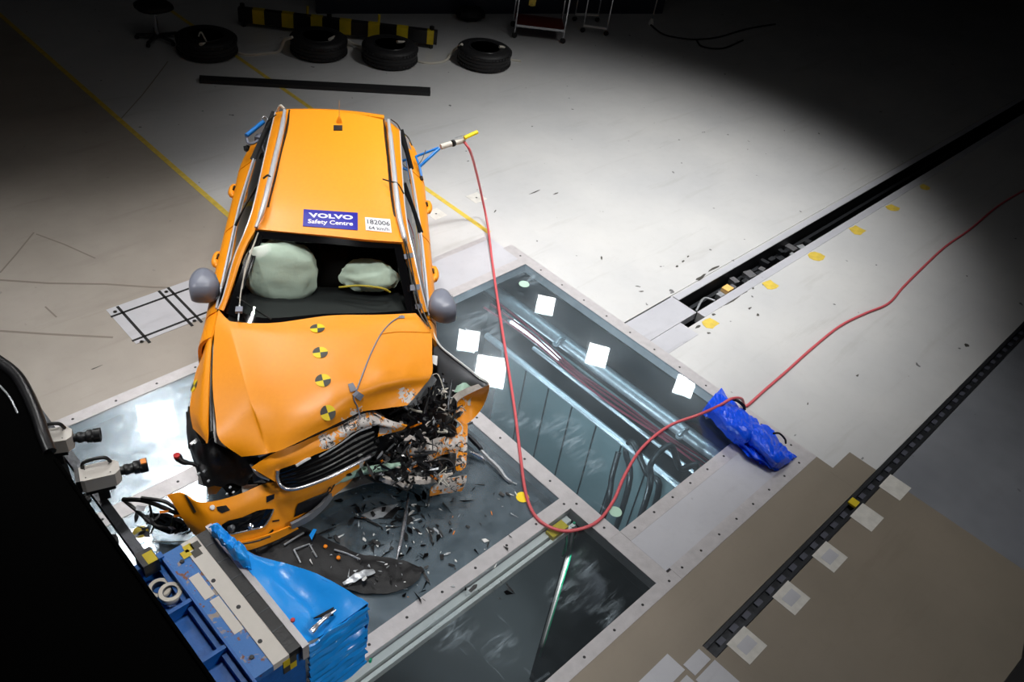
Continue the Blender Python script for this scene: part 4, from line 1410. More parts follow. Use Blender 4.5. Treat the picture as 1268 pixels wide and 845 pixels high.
cpart('bumper_lip', MB().grid(lower, .012), 'paint', bumper)
cpart('lip_slot', MB().tube([p + Vector((0, 0, .012)) for p in P3([(300, 675.5, .20), (318, 672, .20), (335, 666, .20)])], .006, 6), 'black_plastic', bumper)
lamp_poly = [(273, 657), (275, 650), (283, 645), (300, 641), (318, 633), (330, 630.5), (339, 630.5), (334, 642), (326, 652.5), (312, 656), (290, 661), (279, 661)]
fg = cpart('fog_lamp', stick_poly(tb, lamp_poly, z=.35), 'black_gloss', bumper, False, label='long black fog lamp opening')
cpart('fog_lamp_frame', MB().tube([on(tb, a, b, .012, .35) for a, b in lamp_poly[6:] + lamp_poly[:1]], .006, 6), 'chrome', fg)
for (px, py, r_) in ((286, 654, .03), (310, 652, .022)):
    cpart('lamp_lens', MB().lathe(on(tb, px, py, .006, .35), -ray(px, py), [(r_, 0), (r_ * .8, .014), (0, .02)], 12), 'chrome' if px > 300 else 'dark_metal', fg)
for q in ([(268, 628), (280, 626), (285, 632), (275, 636), (270, 633)], [(330, 615), (340, 612), (339.5, 618), (330, 623)], [(337, 645), (346, 643.5), (346, 645.5), (338, 647)], [(331, 662), (338, 655.5), (339, 657.5), (333, 665)]):
    cpart('bumper_hole', stick_poly(tb, q, z=.4), 'black_plastic', bumper, False)
cpart('air_intake', stick_poly(tb, [(364, 641), (369, 624), (390, 615), (410, 608), (404, 617), (386, 632)], z=.35), 'black_plastic', bumper, False, label='black lower air intake')
cpart('skid_strip', MB().grid(surf([P3([(361, 650, .26), (380, 640, .27), (398, 626, .29), (410, 611, .32)]), P3([(362, 656, .2), (383, 646, .2), (402, 630, .22), (416, 612, .26)])], 4, 2), .02), 'liner_grey', bumper, label='pale grey skid strip')
for q in ([(228, 613), (231, 612.5), (243, 634), (241, 636)],):
    cpart('bumper_slot', stick_poly(tb, q, z=.45), 'marker_dark', bumper, False)
cpart('white_clip', MB().lathe(on(tb, 263, 629, .005, .45), -ray(263, 629), [(.018, 0), (.014, .01), (0, .012)], 10), 'white', bumper)

# ---- smashed left corner
ln = surf([P3([(536, 416, .88), (545, 430, .86), (560, 443, .83), (577, 456, .80), (592, 468, .78), (604, 475, .76)]),
           P3([(537, 436, .80), (546, 450, .76), (560, 461, .74), (576, 470, .74), (588, 475, .74), (598, 479, .74)]),
           P3([(535, 462, .62), (545, 475, .60), (556, 482, .60), (570, 484, .62), (582, 484, .64), (590, 484, .66)])], 5, 5, lambda p: Vector((0, 0, .008 * noise.noise(p * 8))))
T['liner'] = MB().grid(ln, .010)
lin_ = cpart('wing_inner_skin', T['liner'], 'liner_grey', label='grey inner skin of the bent left wing')
cpart('wing_edge', MB().tube([p + Vector((0, 0, .006)) for p in P3([(535.5, 412, .90), (545, 429, .87), (560, 442, .84), (577, 455, .81), (592, 467, .79), (604, 474.5, .77)])], .008, 6), 'white', lin_, label='white raw edge of the wing')
cpart('wing_panel', side(1, -1.56, -1.36, 3), 'paint')
rows = [P3([(553, 514, .56), (560, 503, .60), (568, 494, .63), (581, 486, .68), (594, 480, .72), (605, 475, .74)]),
        P3([(563, 517, .54), (571, 509, .55), (580, 501, .58), (590, 493, .61), (600, 486, .64), (606, 481, .68)]),
        P3([(569, 527, .48), (577, 526, .48), (586, 519, .50), (595, 508, .52), (601, 497, .56), (604, 489, .6)])]
T['corner'] = MB().grid(surf(rows, 5, 5, lambda p: Vector((0, 0, .02 * noise.noise(p * 7)))), .012)
co = cpart('bumper_corner', T['corner'], 'paint_torn', label='torn orange bumper corner')
cpart('torn_edge', MB().grid(surf([P3([(548, 512, .6), (562, 490, .66), (580, 480, .72), (604, 472, .77)]), P3([(554, 515, .57), (568, 496, .63), (583, 487, .69), (605, 477, .75)])], 4, 2), .01), 'scraped', co)
tc_ = T['corner'].bvh()
for q in ([(563, 513), (570, 509), (574, 510), (570, 516), (565, 519)], [(572, 528), (585, 522), (586, 524), (575, 530)]):
    cpart('tear_hole', stick_poly(tc_, q, z=.55), 'black_plastic', co, False)
rows = [P3([(503, 556, .42), (520, 551, .46), (540, 543, .50), (558, 536, .52), (570, 528, .52), (579, 527, .50)]),
        P3([(505, 566, .38), (522, 562, .42), (540, 556, .45), (556, 551, .46), (568, 547, .46), (579, 545, .45)]),
        P3([(512, 575, .34), (526, 572, .36), (542, 566, .38), (556, 563, .38), (566, 562, .38), (578, 565, .38)])]
T['mid'] = MB().grid(surf(rows, 5, 5, lambda p: Vector((0, 0, .03 * noise.noise(p * 11)))), .012)
mp_ = cpart('bumper_fragment', T['mid'], 'paint_torn', label='broken middle piece of the orange bumper')
cpart('bumper_fragment', MB().grid(surf([P3([(566, 545, .44), (572, 542, .45), (579, 541, .45)]), P3([(565, 567, .36), (570, 568, .37), (578, 563, .38)]), P3([(563, 581, .3), (569, 584, .3), (577, 578, .32)])], 4, 4), .012), 'paint_torn')
rows = [P3([(535, 604, .30), (548, 596, .33), (562, 592, .34), (578, 589, .33)]), P3([(533, 610, .26), (548, 603, .28), (562, 601, .28), (577, 598, .28)]), P3([(532, 615, .2), (548, 612, .2), (562, 610, .2), (572, 608, .2)])]
T['low'] = MB().grid(surf(rows, 4, 4, lambda p: Vector((0, 0, .01 * noise.noise(p * 13)))), .012)
cpart('bumper_fragment', T['low'], 'paint_torn', label='lower orange bumper piece hanging down')
# fog lamp of the wrecked side
cpart('fog_lamp', MB().tube(P3([(528, 578, .38), (540, 571, .41), (552, 569, .41), (560, 574, .38), (562, 584, .34), (555, 590, .32)]), .014, 8), 'black_plastic', label='bent black fog lamp housing')
for pts in ([(500, 590, .34), (520, 596, .34), (545, 592, .34), (560, 586, .35)], [(470, 592, .35), (490, 598, .33), (510, 603, .3)]):
    cpart('scraped_strip', MB().tube(P3(pts), [.02, .03, .03, .015], 6), 'scraped')
# strut and rails in the engine bay
arm = cpart('crash_rail', MB().grid(surf([P3([(533, 462, .80), (525, 474, .76), (508, 493, .72), (500, 504, .70)]), P3([(541, 470, .74), (533, 482, .70), (520, 500, .66), (508, 512, .64)])], 4, 2), .04), 'light_metal', label='bright bent metal rail beside the bonnet')
cpart('strut_tower', MB().grid(surf([P3([(545, 455, .66), (551, 453, .68), (557, 456, .66)]), P3([(541, 470, .62), (549, 470, .66), (558, 472, .62)]), P3([(538, 486, .58), (547, 488, .6), (560, 486, .58)])], 4, 4, lambda p: Vector((0, 0, .02 * noise.noise(p * 15)))), .015), 'dark_metal', label='dark strut tower with bolt holes')
for (px, py) in ((548, 458), (549, 463), (552, 475)):
    cpart('bolt_hole', MB().lathe(U(px, py, .685), (0, 0, 1), [(.014, 0), (.012, .01), (0, .01)], 10), 'black')
cpart('white_bracket', MB().prism(P3([(535, 440, .82), (542, 441, .82), (541, 453, .78), (535, 450, .79)]), .02), 'white')
cpart('headlamp_rest', MB().grid(surf([P3([(566, 478, .7), (575, 474, .72), (584, 477, .7)]), P3([(562, 486, .66), (572, 486, .68), (580, 488, .66)])], 4, 2), .02), 'grey_green', label='pale headlamp rest')
cpart('coolant_funnel', MB().lathe(U(444, 590, .36), (.1, 0.05, 1), [(.030, 0), (.034, .04), (.026, .12), (.030, .14), (.020, .20), (0, .21)], 12), 'white', label='pale plastic funnel in the wreckage')
cpart('bay_shell', MB().grid(surf([P3([(440, 522, .66), (480, 520, .66), (520, 500, .62), (545, 480, .55), (580, 490, .45)]), P3([(440, 560, .42), (480, 565, .40), (510, 560, .38), (545, 540, .36), (565, 530, .34)]), P3([(440, 590, .3), (480, 600, .26), (510, 598, .24), (545, 588, .22), (565, 575, .22)])], 5, 5, lambda p: Vector((0, 0, .06 * noise.noise(p * 9)))), .03), 'black_plastic', label='crushed black engine bay')
cpart('radiator_support', MB().tube(P3([(410, 600, .40), (440, 586, .44), (470, 580, .42), (500, 575, .40)]), [.02, .03, .028, .02], 8), 'grey_green', label='pale green crossbeam')
# ladder-like broken mesh
lad = MB()
for dx in (0, 4):
    lad.tube(P3([(415 + dx, 583, .46), (411 + dx, 598, .42), (405 + dx, 610, .38)]), .005, 5)
for k in range(5):
    lad.tube(P3([(414.5 - k * 2, 585 + k * 5, .455 - k * .015), (418.5 - k * 2, 585 + k * 5, .455 - k * .015)]), .004, 5, smooth=False)
cpart('broken_grid', lad, 'black_plastic')


# loose wreckage pieces still hanging in the bay: shards, hoses, plates
def shard(c_, s, rnd, flat=.15, elong=1.6):
    n = rnd.randint(3, 6)
    R_m = Matrix.Rotation(rnd.random() * 6.28, 3, 'Z') @ Matrix.Rotation(rnd.uniform(-.9, .9), 3, 'X') @ Matrix.Rotation(rnd.uniform(-.9, .9), 3, 'Y')
    pts = []
    for k in range(n):
        a_ = 2 * math.pi * k / n + rnd.uniform(-.3, .3)
        rr = s * rnd.uniform(.55, 1.1)
        pts.append(c_ + R_m @ Vector((math.cos(a_) * rr * elong, math.sin(a_) * rr / elong, 0)))
    return pts, R_m @ Vector((0, 0, 1))


rnd = random.Random(11)
bay = [(445, 530), (470, 525), (500, 508), (525, 492), (548, 482), (565, 492), (566, 515), (555, 530), (530, 545), (505, 560), (560, 575), (548, 592), (505, 598), (470, 592), (440, 596), (425, 590), (440, 560)]


def inside(px, py, poly):
    r_ = False
    for (x1, y1), (x2, y2) in zip(poly, poly[1:] + poly[:1]):
        if (y1 > py) != (y2 > py) and px < (x2 - x1) * (py - y1) / (y2 - y1) + x1:
            r_ = not r_
    return r_


cnt = 0
kinds = [('black_plastic', .5), ('dark_metal', .15), ('light_metal', .12), ('scraped', .07), ('orange_plain', .05), ('black_gloss', .11)]
while cnt < 270:
    px, py = rnd.uniform(420, 590), rnd.uniform(470, 612)
    if not inside(px, py, bay):
        continue
    t = (py - 480) / 120
    z = max(.28, .72 - .36 * t + rnd.uniform(-.04, .07))
    r_ = rnd.random()
    k = 0
    for nm, pr in kinds:
        if r_ < pr:
            break
        r_ -= pr
    s = rnd.choice([.014, .02, .03, .04]) * (1.1 if nm == 'black_plastic' else .75)
    pts, nn = shard(U(px, py, z), s, rnd, elong=rnd.uniform(1, 2.2))
    o = MB().prism(pts, .006 + rnd.random() * .008, down=nn).build('wreckage_piece', nm, CAR)
    cnt += 1
for k in range(26):
    px, py = rnd.choice(bay[1:14])
    px += rnd.uniform(-12, 12) * (1 if px < 540 else .3) - (8 if px > 545 else 0)
    z = max(.3, .74 - .36 * (py - 480) / 120)
    p0 = U(px, py, z)
    pts = [p0 + Vector((rnd.uniform(-.12, .12), rnd.uniform(-.12, .12), rnd.uniform(-.04, .06))) for _ in range(4)]
    cpart('torn_hose' if k % 2 else 'torn_wire', MB().tube([p0] + pts[:3], .009 if k % 2 else .004, 6, sub=4), rnd.choice(['black_plastic', 'black', 'dark_metal', 'rope']))
for (px, py, z, l) in ((478, 560, .45, 'l'), (465, 545, .5, 'r'), (507, 546, .5, 'l')):
    cpart('metal_rod', MB().tube(P3([(px, py, z), (px + (14 if l == 'l' else -10), py - 14, z + .06)]), .007, 6), 'light_metal')
cpart('coil_hose', MB().lathe(U(555, 535, .5), Vector((.3, -.4, .8)), [(.05, -.08), (.06, -.06), (.05, -.04), (.06, -.02), (.05, 0), (.06, .02), (.05, .04), (.03, .05), (0, .05)], 14), 'black_plastic', label='round ribbed black hose end')
cpart('air_box', MB().box(U(497, 538, .48), (.16, .12, .10), .5), 'black_plastic')

# ---- wheels
def wheel(c_, steer=0.0):
    ax = R3 @ (Matrix.Rotation(steer, 3, 'Z') @ Vector((0, 1, 0)))
    t_ = cpart('wheel', MB().lathe(c_, ax, [(.21, -.10), (.30, -.11), (.325, -.08), (.33, 0), (.325, .08), (.30, .11), (.21, .10), (.21, -.10)], 32), 'rubber')
    cpart('wheel_rim', MB().lathe(c_, ax, [(.21, -.09), (.19, .0), (.05, .02), (.05, .05), (0, .05)], 20), 'light_metal', t_)


wheel(Lc(-3.78, -.80, .33))
wheel(Lc(-3.78, .72, .33))
wheel(Lc(-1.02, -.74, .33))
wheel(Lc(-1.20, .66, .33), .25)

# ---- measuring gear at the rear
g1 = cpart('sensor_bracket', MB().tube(P3([(305, 168, 1.12), (315, 160, 1.14), (326, 151, 1.16)]), .022, 8), 'blue_tube', label='blue tube bracket at the rear left of the picture')
cpart('bracket_arm', MB().tube(P3([(305, 168, 1.1), (308, 178, 1.08), (318, 175, 1.05), (324, 165, 1.06)]), .014, 6), 'grey_plastic', g1)
cpart('bracket_plug', MB().tube(P3([(304, 181, 1.05), (305, 186, 1.02), (307, 181, 1.04)]), .02, 6), 'black_plastic', g1)
cpart('bracket_loop', MB().tube(P3([(323, 152, 1.16), (326, 145, 1.2), (331, 148, 1.18), (328, 160, 1.12)]), .009, 6), 'steel', g1)
cpart('bracket_block', MB().box(U(323, 172, 1.05), (.07, .10, .06), .7), 'grey_plastic', g1)
cpart('rail_end_clip', MB().tube(P3([(343, 138, 1.42), (347, 131, 1.48), (352, 135, 1.46)]), .012, 6), 'tape')
cpart('sensor_wire', MB().tube(P3([(342, 142, 1.36), (332, 150, 1.28), (328, 158, 1.2)]), .006, 6), 'marker_dark')
g2 = cpart('sensor_bracket', MB().tube(P3([(520, 206, .95), (532, 195, 1.02), (544, 184, 1.08)]), .016, 8), 'blue_tube', label='blue tube bracket holding the plugs of the red hose')
cpart('bracket_arm', MB().tube(P3([(515, 194, .98), (528, 189, 1.03), (543, 183, 1.08)]), .013, 8), 'blue_tube', g2)
cpart('bracket_arm', MB().tube(P3([(515, 194, .98), (519, 205, .96), (522, 219, .90)]), .013, 8), 'blue_tube', g2)
cpart('arm_cap', MB().tube(P3([(521.5, 219, .90), (522.5, 223, .885)]), .016, 8), 'black', g2)
cpart('plug', MB().tube(P3([(546, 182, 1.08), (552, 180, 1.09), (559, 178, 1.10)]), .028, 8), 'tape', g2)
cpart('plug_collar', MB().tube(P3([(560, 178, 1.10), (562, 177, 1.10)]), .034, 8), 'black', g2)
cpart('plug', MB().tube(P3([(563, 177, 1.10), (570, 175.5, 1.11), (576, 174, 1.12)]), .026, 8), 'tape', g2)
cpart('yellow_stick', MB().tube(P3([(575, 171, 1.17), (591, 163.5, 1.20)]), .020, 8), 'yellow', g2)
cpart('stick_shaft', MB().tube(P3([(563, 171, 1.15), (576, 167, 1.18)]), .006, 6), 'light_metal', g2)
cpart('bracket_wire', MB().tube(P3([(527, 186, 1.05), (523, 197, 1.02), (518, 204, .98)]), .004, 5), 'marker_dark', g2)
for k, pts in enumerate(([(484, 148, 1.44), (492, 154, 1.38), (497, 164, 1.28)], [(497, 163, 1.25), (505, 170, 1.12), (510, 180, 1.0)])):
    cpart('sensor_wire', MB().tube(P3(pts), .006, 6), 'marker_dark')
cpart('yellow_clip', MB().tube(P3([(498, 166, 1.22), (501, 169, 1.18)]), .012, 6), 'yellow')
cpart('rear_lamp', MB().grid(surf([P3([(499, 170, 1.2), (505, 172, 1.15)]), P3([(504, 183, 1.05), (510, 186, 1.0)])], 3, 3), .02), 'scraped')

# ================================================================== BARRIER RIG
BR = thing('crash_barrier', (1.1, 2.62, 0), 'blue steel crash barrier with scratched top plates and torn blue film', 'barrier')


def bp(name, mb, m, label=None, smooth=False, parent=None):
    o = mb.build(name, m, parent or BR, smooth)
    if label: o['label'] = label
    return o


bp('base_block', MB().bbox(0.95, 1.30, 2.14, 3.11, 0.06, .80), 'blue_steel')
bp('foot', MB().bbox(0.9, 1.25, 2.2, 3.0, 0.001, .06), 'blue_steel')
bp('top_plate', MB().bbox(1.0, 1.11, 2.14, 3.11, .80, .85), 'blue_rust', 'blue top plate with rust spots')
bp('top_plate', MB().bbox(1.11, 1.205, 2.14, 3.11, .80, .856), 'camera_white', 'scratched pale grey top plate')
bp('top_plate', MB().bbox(1.205, 1.275, 2.14, 3.11, .80, .860), 'black_plastic', 'black rubber strip')
bp('top_plate', MB().bbox(1.275, 1.315, 2.12, 3.13, .74, .866), 'steel_frame', 'rusty steel edge strip')
for k in range(6):
    y = 2.30 + k * .14
    bp('strip_joint', MB().bbox(1.206, 1.274, y, y + .006, .860, .862), 'dark_metal')
for (y0, y1, x0, x1) in ((2.70, 2.88, 1.035, 1.095), (2.42, 2.68, 1.05, 1.105)):
    bp('label_plate', MB().bbox(x0, x1, y0, y1, .85, .853), 'camera_white', 'worn white label plate')
for (x, y) in ((1.06, 3.0), (1.05, 2.25), (1.13, 2.78), (1.15, 2.55), (1.13, 2.3)):
    bp('bolt', MB().lathe((x, y, .853), (0, 0, 1), [(.014, 0), (.012, .006), (0, .006)], 8), 'screw')
for (x, y, q) in ((1.10, 3.03, 0), (1.15, 3.0, 1), (1.13, 3.06, 0), (1.17, 3.05, 1)):
    bp('target_patch', MB().bbox(x - .025, x + .025, y - .025, y + .025, .856, .8575), 'yellow_dark' if q == 0 else 'marker_dark')
for i in range(2):
    for j in range(2):
        bp('target_patch', MB().bbox(1.215 + i * .04 - .05, 1.215 + i * .04 - .01, 2.136, 2.14, .70 + j * .06, .76 + j * .06), 'yellow_dark' if (i + j) % 2 else 'marker_dark')
# compartments on the near side
bp('tray_floor', MB().bbox(.83, 1.0, 2.0, 3.11, .73, .75), 'blue_steel')
bp('tray_wall', MB().bbox(.83, 1.0, 3.09, 3.13, .64, .86), 'blue_steel')
for y in (2.02, 2.40, 2.76):
    bp('tray_divider', MB().bbox(.83, 1.0, y - .012, y + .012, .64, .84), 'blue_steel')
bp('tray_wall', MB().bbox(.985, 1.0, 2.0, 3.1, .64, .85), 'blue_steel')
bp('tray_lip', MB().bbox(.815, .83, 2.0, 3.13, .70, .77), 'blue_steel')
# aluminium honeycomb under blue film: top sheet, end face with folds, front face
top = [[Vector((1.31, 3.13, .86)), Vector((1.35, 3.12, .85)), Vector((1.37, 3.10, .80))],
       [Vector((1.31, 2.90, .86)), Vector((1.36, 2.89, .862)), Vector((1.39, 2.88, .80))],
       [Vector((1.31, 2.66, .865)), Vector((1.42, 2.66, .84)), Vector((1.50, 2.66, .83))],
       [Vector((1.31, 2.40, .862)), Vector((1.47, 2.40, .80)), Vector((1.62, 2.42, .85))],
       [Vector((1.31, 2.15, .84)), Vector((1.50, 2.14, .82)), Vector((1.705, 2.13, .85))]]
gt = surf(top, 6, 6, lambda p: Vector((0, 0, .012 * noise.noise(p * 6) + .005 * noise.noise(p * 18))))
bp('film_top', MB().grid(gt, .006), 'blue_film', 'blue film pulled over the crushed block', True)
rows = []
NR = 52
for i in range(NR + 1):
    t = i / NR
    z = .83 - .62 * t
    row = []
    for j in range(15):
        u_ = j / 14
        ed = .85 - .03 * u_ + .0
        x = 1.315 + (1.70 - 1.315 + .012 * math.sin(i * .65)) * u_
        bulge = .007 * math.sin(i * 1.15 + u_ * 2.5) + .012 * noise.noise(Vector((u_ * 2.2 + i * .12, i * .55, 1))) + .006 * noise.noise(Vector((u_ * 6, i * .9, 4)))
        row.append(Vector((x, 2.135 - .015 + bulge, z + .02 * noise.noise(Vector((u_ * 4, i * .2, 9))))))
    rows.append(row)
bp('film_end_face', MB().grid(rows, .012, face=(0, -1, 0)), 'blue_film', 'end of the block crumpled into level folds', True)
rows = [[Vector((1.705, 2.13, .845)), Vector((1.62, 2.42, .845)), Vector((1.50, 2.66, .82)), Vector((1.39, 2.88, .79)), Vector((1.37, 3.10, .79))],
        [Vector((1.72, 2.13, .5)), Vector((1.60, 2.42, .5)), Vector((1.47, 2.66, .5)), Vector((1.36, 2.88, .5)), Vector((1.34, 3.10, .5))],
        [Vector((1.69, 2.13, .21)), Vector((1.60, 2.42, .21)), Vector((1.46, 2.66, .21)), Vector((1.35, 2.88, .21)), Vector((1.33, 3.10, .21))]]
bp('film_front', MB().grid(surf(rows, 6, 6, lambda p: Vector((.02 * noise.noise(p * 8), 0, 0))), .01, face=(1, 0, 0)), 'blue_film', None, True)
bp('film_scrap', MB().grid(surf([P3([(258, 652, .88), (270, 655, .93), (284, 664, .93), (296, 672, .92), (308, 684, .90)]), P3([(262, 658, .90), (272, 666, .96), (285, 676, .93), (296, 684, .96), (309, 694, .90)]), P3([(262, 664, .87), (274, 676, .88), (286, 690, .88), (298, 702, .88), (312, 706, .87)])], 6, 6, lambda p: Vector((0, 0, .05 * abs(noise.noise(p * 16)) + .02 * noise.noise(p * 40)))), .008), 'blue_film', 'bunched blue film at the torn end', True)
bp('black_wedge', MB().prism([(1.43, 2.25, .835), (1.52, 2.19, .85), (1.55, 2.23, .85)], .01, down=(0, 0, -1)), 'black')
bp('silver_fold', MB().tube([(1.36, 2.17, .87), (1.45, 2.19, .87), (1.54, 2.20, .865)], [.018, .014, .008], 8), 'steel', 'silver crushed edge', True)
bp('red_cap', MB().lathe((1.325, 2.29, .866), (0, 0, 1), [(.012, 0), (.012, .012), (0, .015)], 10), 'red')
bp('green_tuft', MB().tube([(1.74, 2.12, .22), (1.72, 2.10, .24)], .01, 6), 'green_hose')

for (px, py, l) in ((193, 729, 'roll of pale tape lying in the blue barrier tray, partly under the other roll'), (211, 734, 'roll of pale tape resting in the blue barrier tray, nearer the top plates')):
    c_ = U(px, py, .80)
    c_.x = min(max(c_.x, .90), .935) + (0 if px < 200 else .0)
    c_.z = .751 if px < 200 else .77
    t = thing('tape_roll', c_, l, 'tape roll', 'tape rolls in the barrier tray')
    MB().lathe((0, 0, 0), (0, 0, 1), [(.040, 0), (.062, 0), (.064, .004), (.064, .036), (.062, .04), (.040, .04), (.040, 0)], 28).build('tape_winding', 'tape', t, True, local=True)
    MB().lathe((0, 0, .002), (0, 0, 1), [(.037, 0), (.0405, 0), (.0405, .038), (.037, .038), (.037, 0)], 28).build('cardboard_core', 'dark_metal', t, True, local=True)

# ---- camera bar, cameras
bar = thing('camera_bar', (.9, 3.6, .85), 'dark steel bar carrying the two cameras beside the barrier', 'bar')
MB().beam((.905, 3.07, .86), (.905, 4.6, .86), .055, .055).build('bar_tube', 'dark_metal', bar)
MB().bbox(.87, .96, 3.06, 3.17, .80, .90).build('bar_end_bracket', 'black_plastic', bar)
MB().bbox(.90, .955, 3.06, 3.14, .901, .904).build('warning_sticker', 'yellow_dark', bar)
MB().bbox(.885, .925, 4.3, 4.34, 0, .84).build('bar_post', 'black', bar)
for (x, y) in ((.86, 3.72), (.86, 4.12), (.85, 3.35)):
    MB().lathe((x, y, .87), (-1, 0, .2), [(.03, 0), (.035, .03), (.02, .05), (0, .05)], 10).build('clamp_knob', 'black_plastic', bar)


def video_camera(px, py, qx, qy, z, label, orange):
    a, b = U(px, py, z), U(qx, qy, z)
    d = (b - a).normalized()
    t = thing('high_speed_camera', (a.x, a.y, .89), label, 'camera', 'high-speed cameras on the bar', rz=math.atan2(d.y, d.x))
    zz = z - .89
    # body
    prof = [(-.11, -.052), (-.11, .052), (-.09, .058), (.07, .058), (.10, .030), (.10, -.030), (.07, -.058), (-.09, -.058)]
    MB().prism([(x, y, zz + .05) for x, y in prof], .10, down=(0, 0, -1)).build('housing', 'camera_white', t, local=True)
    MB().bbox(-.10, .06, -.05, .05, zz - .085, zz - .05).build('base_plate', 'black_plastic', t, local=True)
    MB().bbox(-.135, -.11, -.05, .05, zz - .05, zz + .045).build('rear_panel', 'black_plastic', t, local=True)
    MB().bbox(-.04, .02, -.02, .02, -.0, zz - .085).build('mount', 'black_plastic', t, local=True)
    MB().tube([(-.09, .045, zz + .05), (-.07, .045, zz + .095), (.03, .045, zz + .095), (.06, .045, zz + .05)], .011, 8).build('carry_handle', 'black_plastic', t, True, local=True)
    ln_ = MB().lathe((.10, 0, zz), (1, 0, 0), [(.026, 0), (.026, .02), (.034, .025), (.034, .045), (.030, .05), (.030, .07), (.040, .075), (.040, .10), (.036, .105), (.043, .11), (.043, .15), (.037, .15), (.03, .13), (0, .13)], 20).build('lens', 'black_plastic', t, True, local=True)
    MB().tube([(.21, -.03, zz + .025), (.21, -.052, zz + .03)], .008, 6, smooth=False).build('focus_lever', 'black', ln_, local=True)
    if orange:
        MB().bbox(.215, .245, -.022, .014, zz + .036, zz + .045).build('orange_label', 'orange_plain', ln_, local=True)
    for (x, y) in ((-.08, .03), (.05, .03), (-.08, -.035), (.05, -.035)):
        MB().lathe((x, y, zz + .05), (0, 0, 1), [(.004, 0), (.003, .002)], 6).build('screw', 'screw', t, local=True)


video_camera(126, 589, 186, 575, 1.08, 'white high-speed camera with an orange mark on its black lens, on the bar', True)
video_camera(68, 546, 130, 538, 1.08, 'white high-speed camera half hidden behind the black cover, lens plain black', False)

# ---- black cover in the foreground
bc = thing('black_cover', (.0, 2.0, 0), 'huge matt black cover filling the lower left foreground', 'cover')
ed = [(.77, -1.0), (.77, 3.8), (.78, 4.0), (.80, 4.2), (.84, 4.45), (.86, 4.7), (.80, 4.95), (.66, 5.15), (-2.2, 5.3), (-2.2, -1.0)]
MB().prism([(x - .0, y, 1.2) for x, y in ed], 1.19, down=(0, 0, -1)).build('cover_body', 'cloth_black', bc)
MB().tube(P3([(-12, 440, 1.2), (18, 462, 1.22), (34, 487, 1.23), (46, 515, 1.23), (54, 540, 1.22), (62, 560, 1.2)]), .035, 10).build('rolled_edge', 'black_plastic', bc, True)
MB().tube([(.765, 2.0, 1.2), (.765, 3.0, 1.205), (.765, 3.8, 1.2)], .012, 8).build('hem', 'cloth_black', bc, True)
MB().tube(P3([(0, 478, 1.215), (12, 492, 1.22), (22, 512, 1.215)]), .006, 6).build('piping', 'light_metal', bc, True)

# ---- black rounded thing at the lower right corner
cr = thing('black_case', (5.6, -1.0, 0), 'black case cut off by the lower right corner of the picture', 'case')
MB().prism([(5.78, -.62, .06), (5.35, -.72, .06), (5.0, -.70, .06), (4.6, -1.6, .06), (5.9, -1.8, .06)], .06, down=(0, 0, -1)).build('case_base', 'black', cr)
MB().prism([(5.70, -.72, .3), (5.35, -.80, .3), (5.08, -.80, .3), (4.7, -1.6, .3), (5.85, -1.75, .3)], .24, down=(0, 0, -1)).build('case_body', 'black', cr)

# ================================================================== LOOSE THINGS ON THE FLOOR
hose = [(575, 176, 1.12), (582, 187, 1.05), (589, 210, .75), (597, 245, .30), (604, 280, .06), (609, 320, .02), (616, 370, .015), (626, 435, .015), (637, 505, .015), (645, 570, .015), (652, 615, .015), (665, 642, .015), (688, 656, .015), (712, 657, .015), (740, 646, .015), (760, 620, .015), (774, 588, .015), (795, 555, .015), (828, 528, .015), (865, 514, .06), (890, 503, .20), (906, 494, .24), (918, 494, .15), (921, 501, .03), (926, 502, .015), (945, 485, .015), (975, 459, .015), (1005, 432, .015), (1040, 404, .015), (1072, 388, .015), (1100, 376, .015), (1118, 356, .015), (1140, 334, .015), (1170, 306, .015), (1200, 285, .015), (1235, 256, .015), (1268, 236, .015), (1300, 222, .015)]
o = MB().tube(P3(hose), .0135, 8, sub=5).build('hose', 'red_hose', None, True)
tag(o, 'long thin red hose hanging from the car and snaking over glass and floor', 'hose')

bag = thing('blue_bag', U(930, 530, 0), 'creased shiny blue bag folded over the corner of the steel frame', 'bag')


def bagdent(p):
    k = abs(noise.noise(p * 7)) * .035 - .012 + abs(noise.noise(p * 23 + Vector((3, 1, 2)))) * .022 - .008
    return Vector((k * .5, k * .5, k))


def lobe(rows_, name):
    g = surf([P3(r) for r in rows_], 6, 6, bagdent)
    MB().grid(g, .05).build(name, 'blue_bag', bag, False)


lobe([[(894, 480, .10), (886, 487, .16), (876, 498, .13), (868, 510, .04)],
      [(904, 494, .12), (899, 502, .22), (890, 511, .20), (880, 519, .05)],
      [(922, 507, .12), (915, 518, .24), (904, 528, .21), (893, 533, .05)],
      [(938, 519, .12), (930, 530, .24), (920, 541, .20), (908, 546, .05)],
      [(942, 527, .10), (936, 537, .20), (926, 547, .16), (917, 552, .04)]], 'bag_half')
lobe([[(934, 521, .14), (930, 527, .22), (922, 531, .22), (918, 536, .12)],
      [(950, 527, .10), (944, 537, .22), (935, 543, .22), (927, 548, .12)],
      [(966, 545, .08), (958, 553, .20), (948, 558, .20), (940, 562, .10)],
      [(978, 558, .05), (969, 565, .16), (961, 570, .17), (953, 574, .08)],
      [(988, 563, .02), (980, 569, .06), (972, 575, .07), (962, 581, .02)]], 'bag_half')
lobe([[(922, 545, .10), (919, 549, .10), (915, 551, .03)], [(938, 560, .11), (932, 562, .11), (927, 559, .03)], [(956, 576, .07), (951, 576, .06), (947, 573, .02)], [(964, 583, .02), (960, 582, .02), (958, 580, .01)]], 'bag_flap')
MB().tube(P3([(908, 495, .2), (914, 497, .22), (921, 503, .16), (922, 507, .1)]), .014, 8).build('bag_strap', 'black', bag, True)
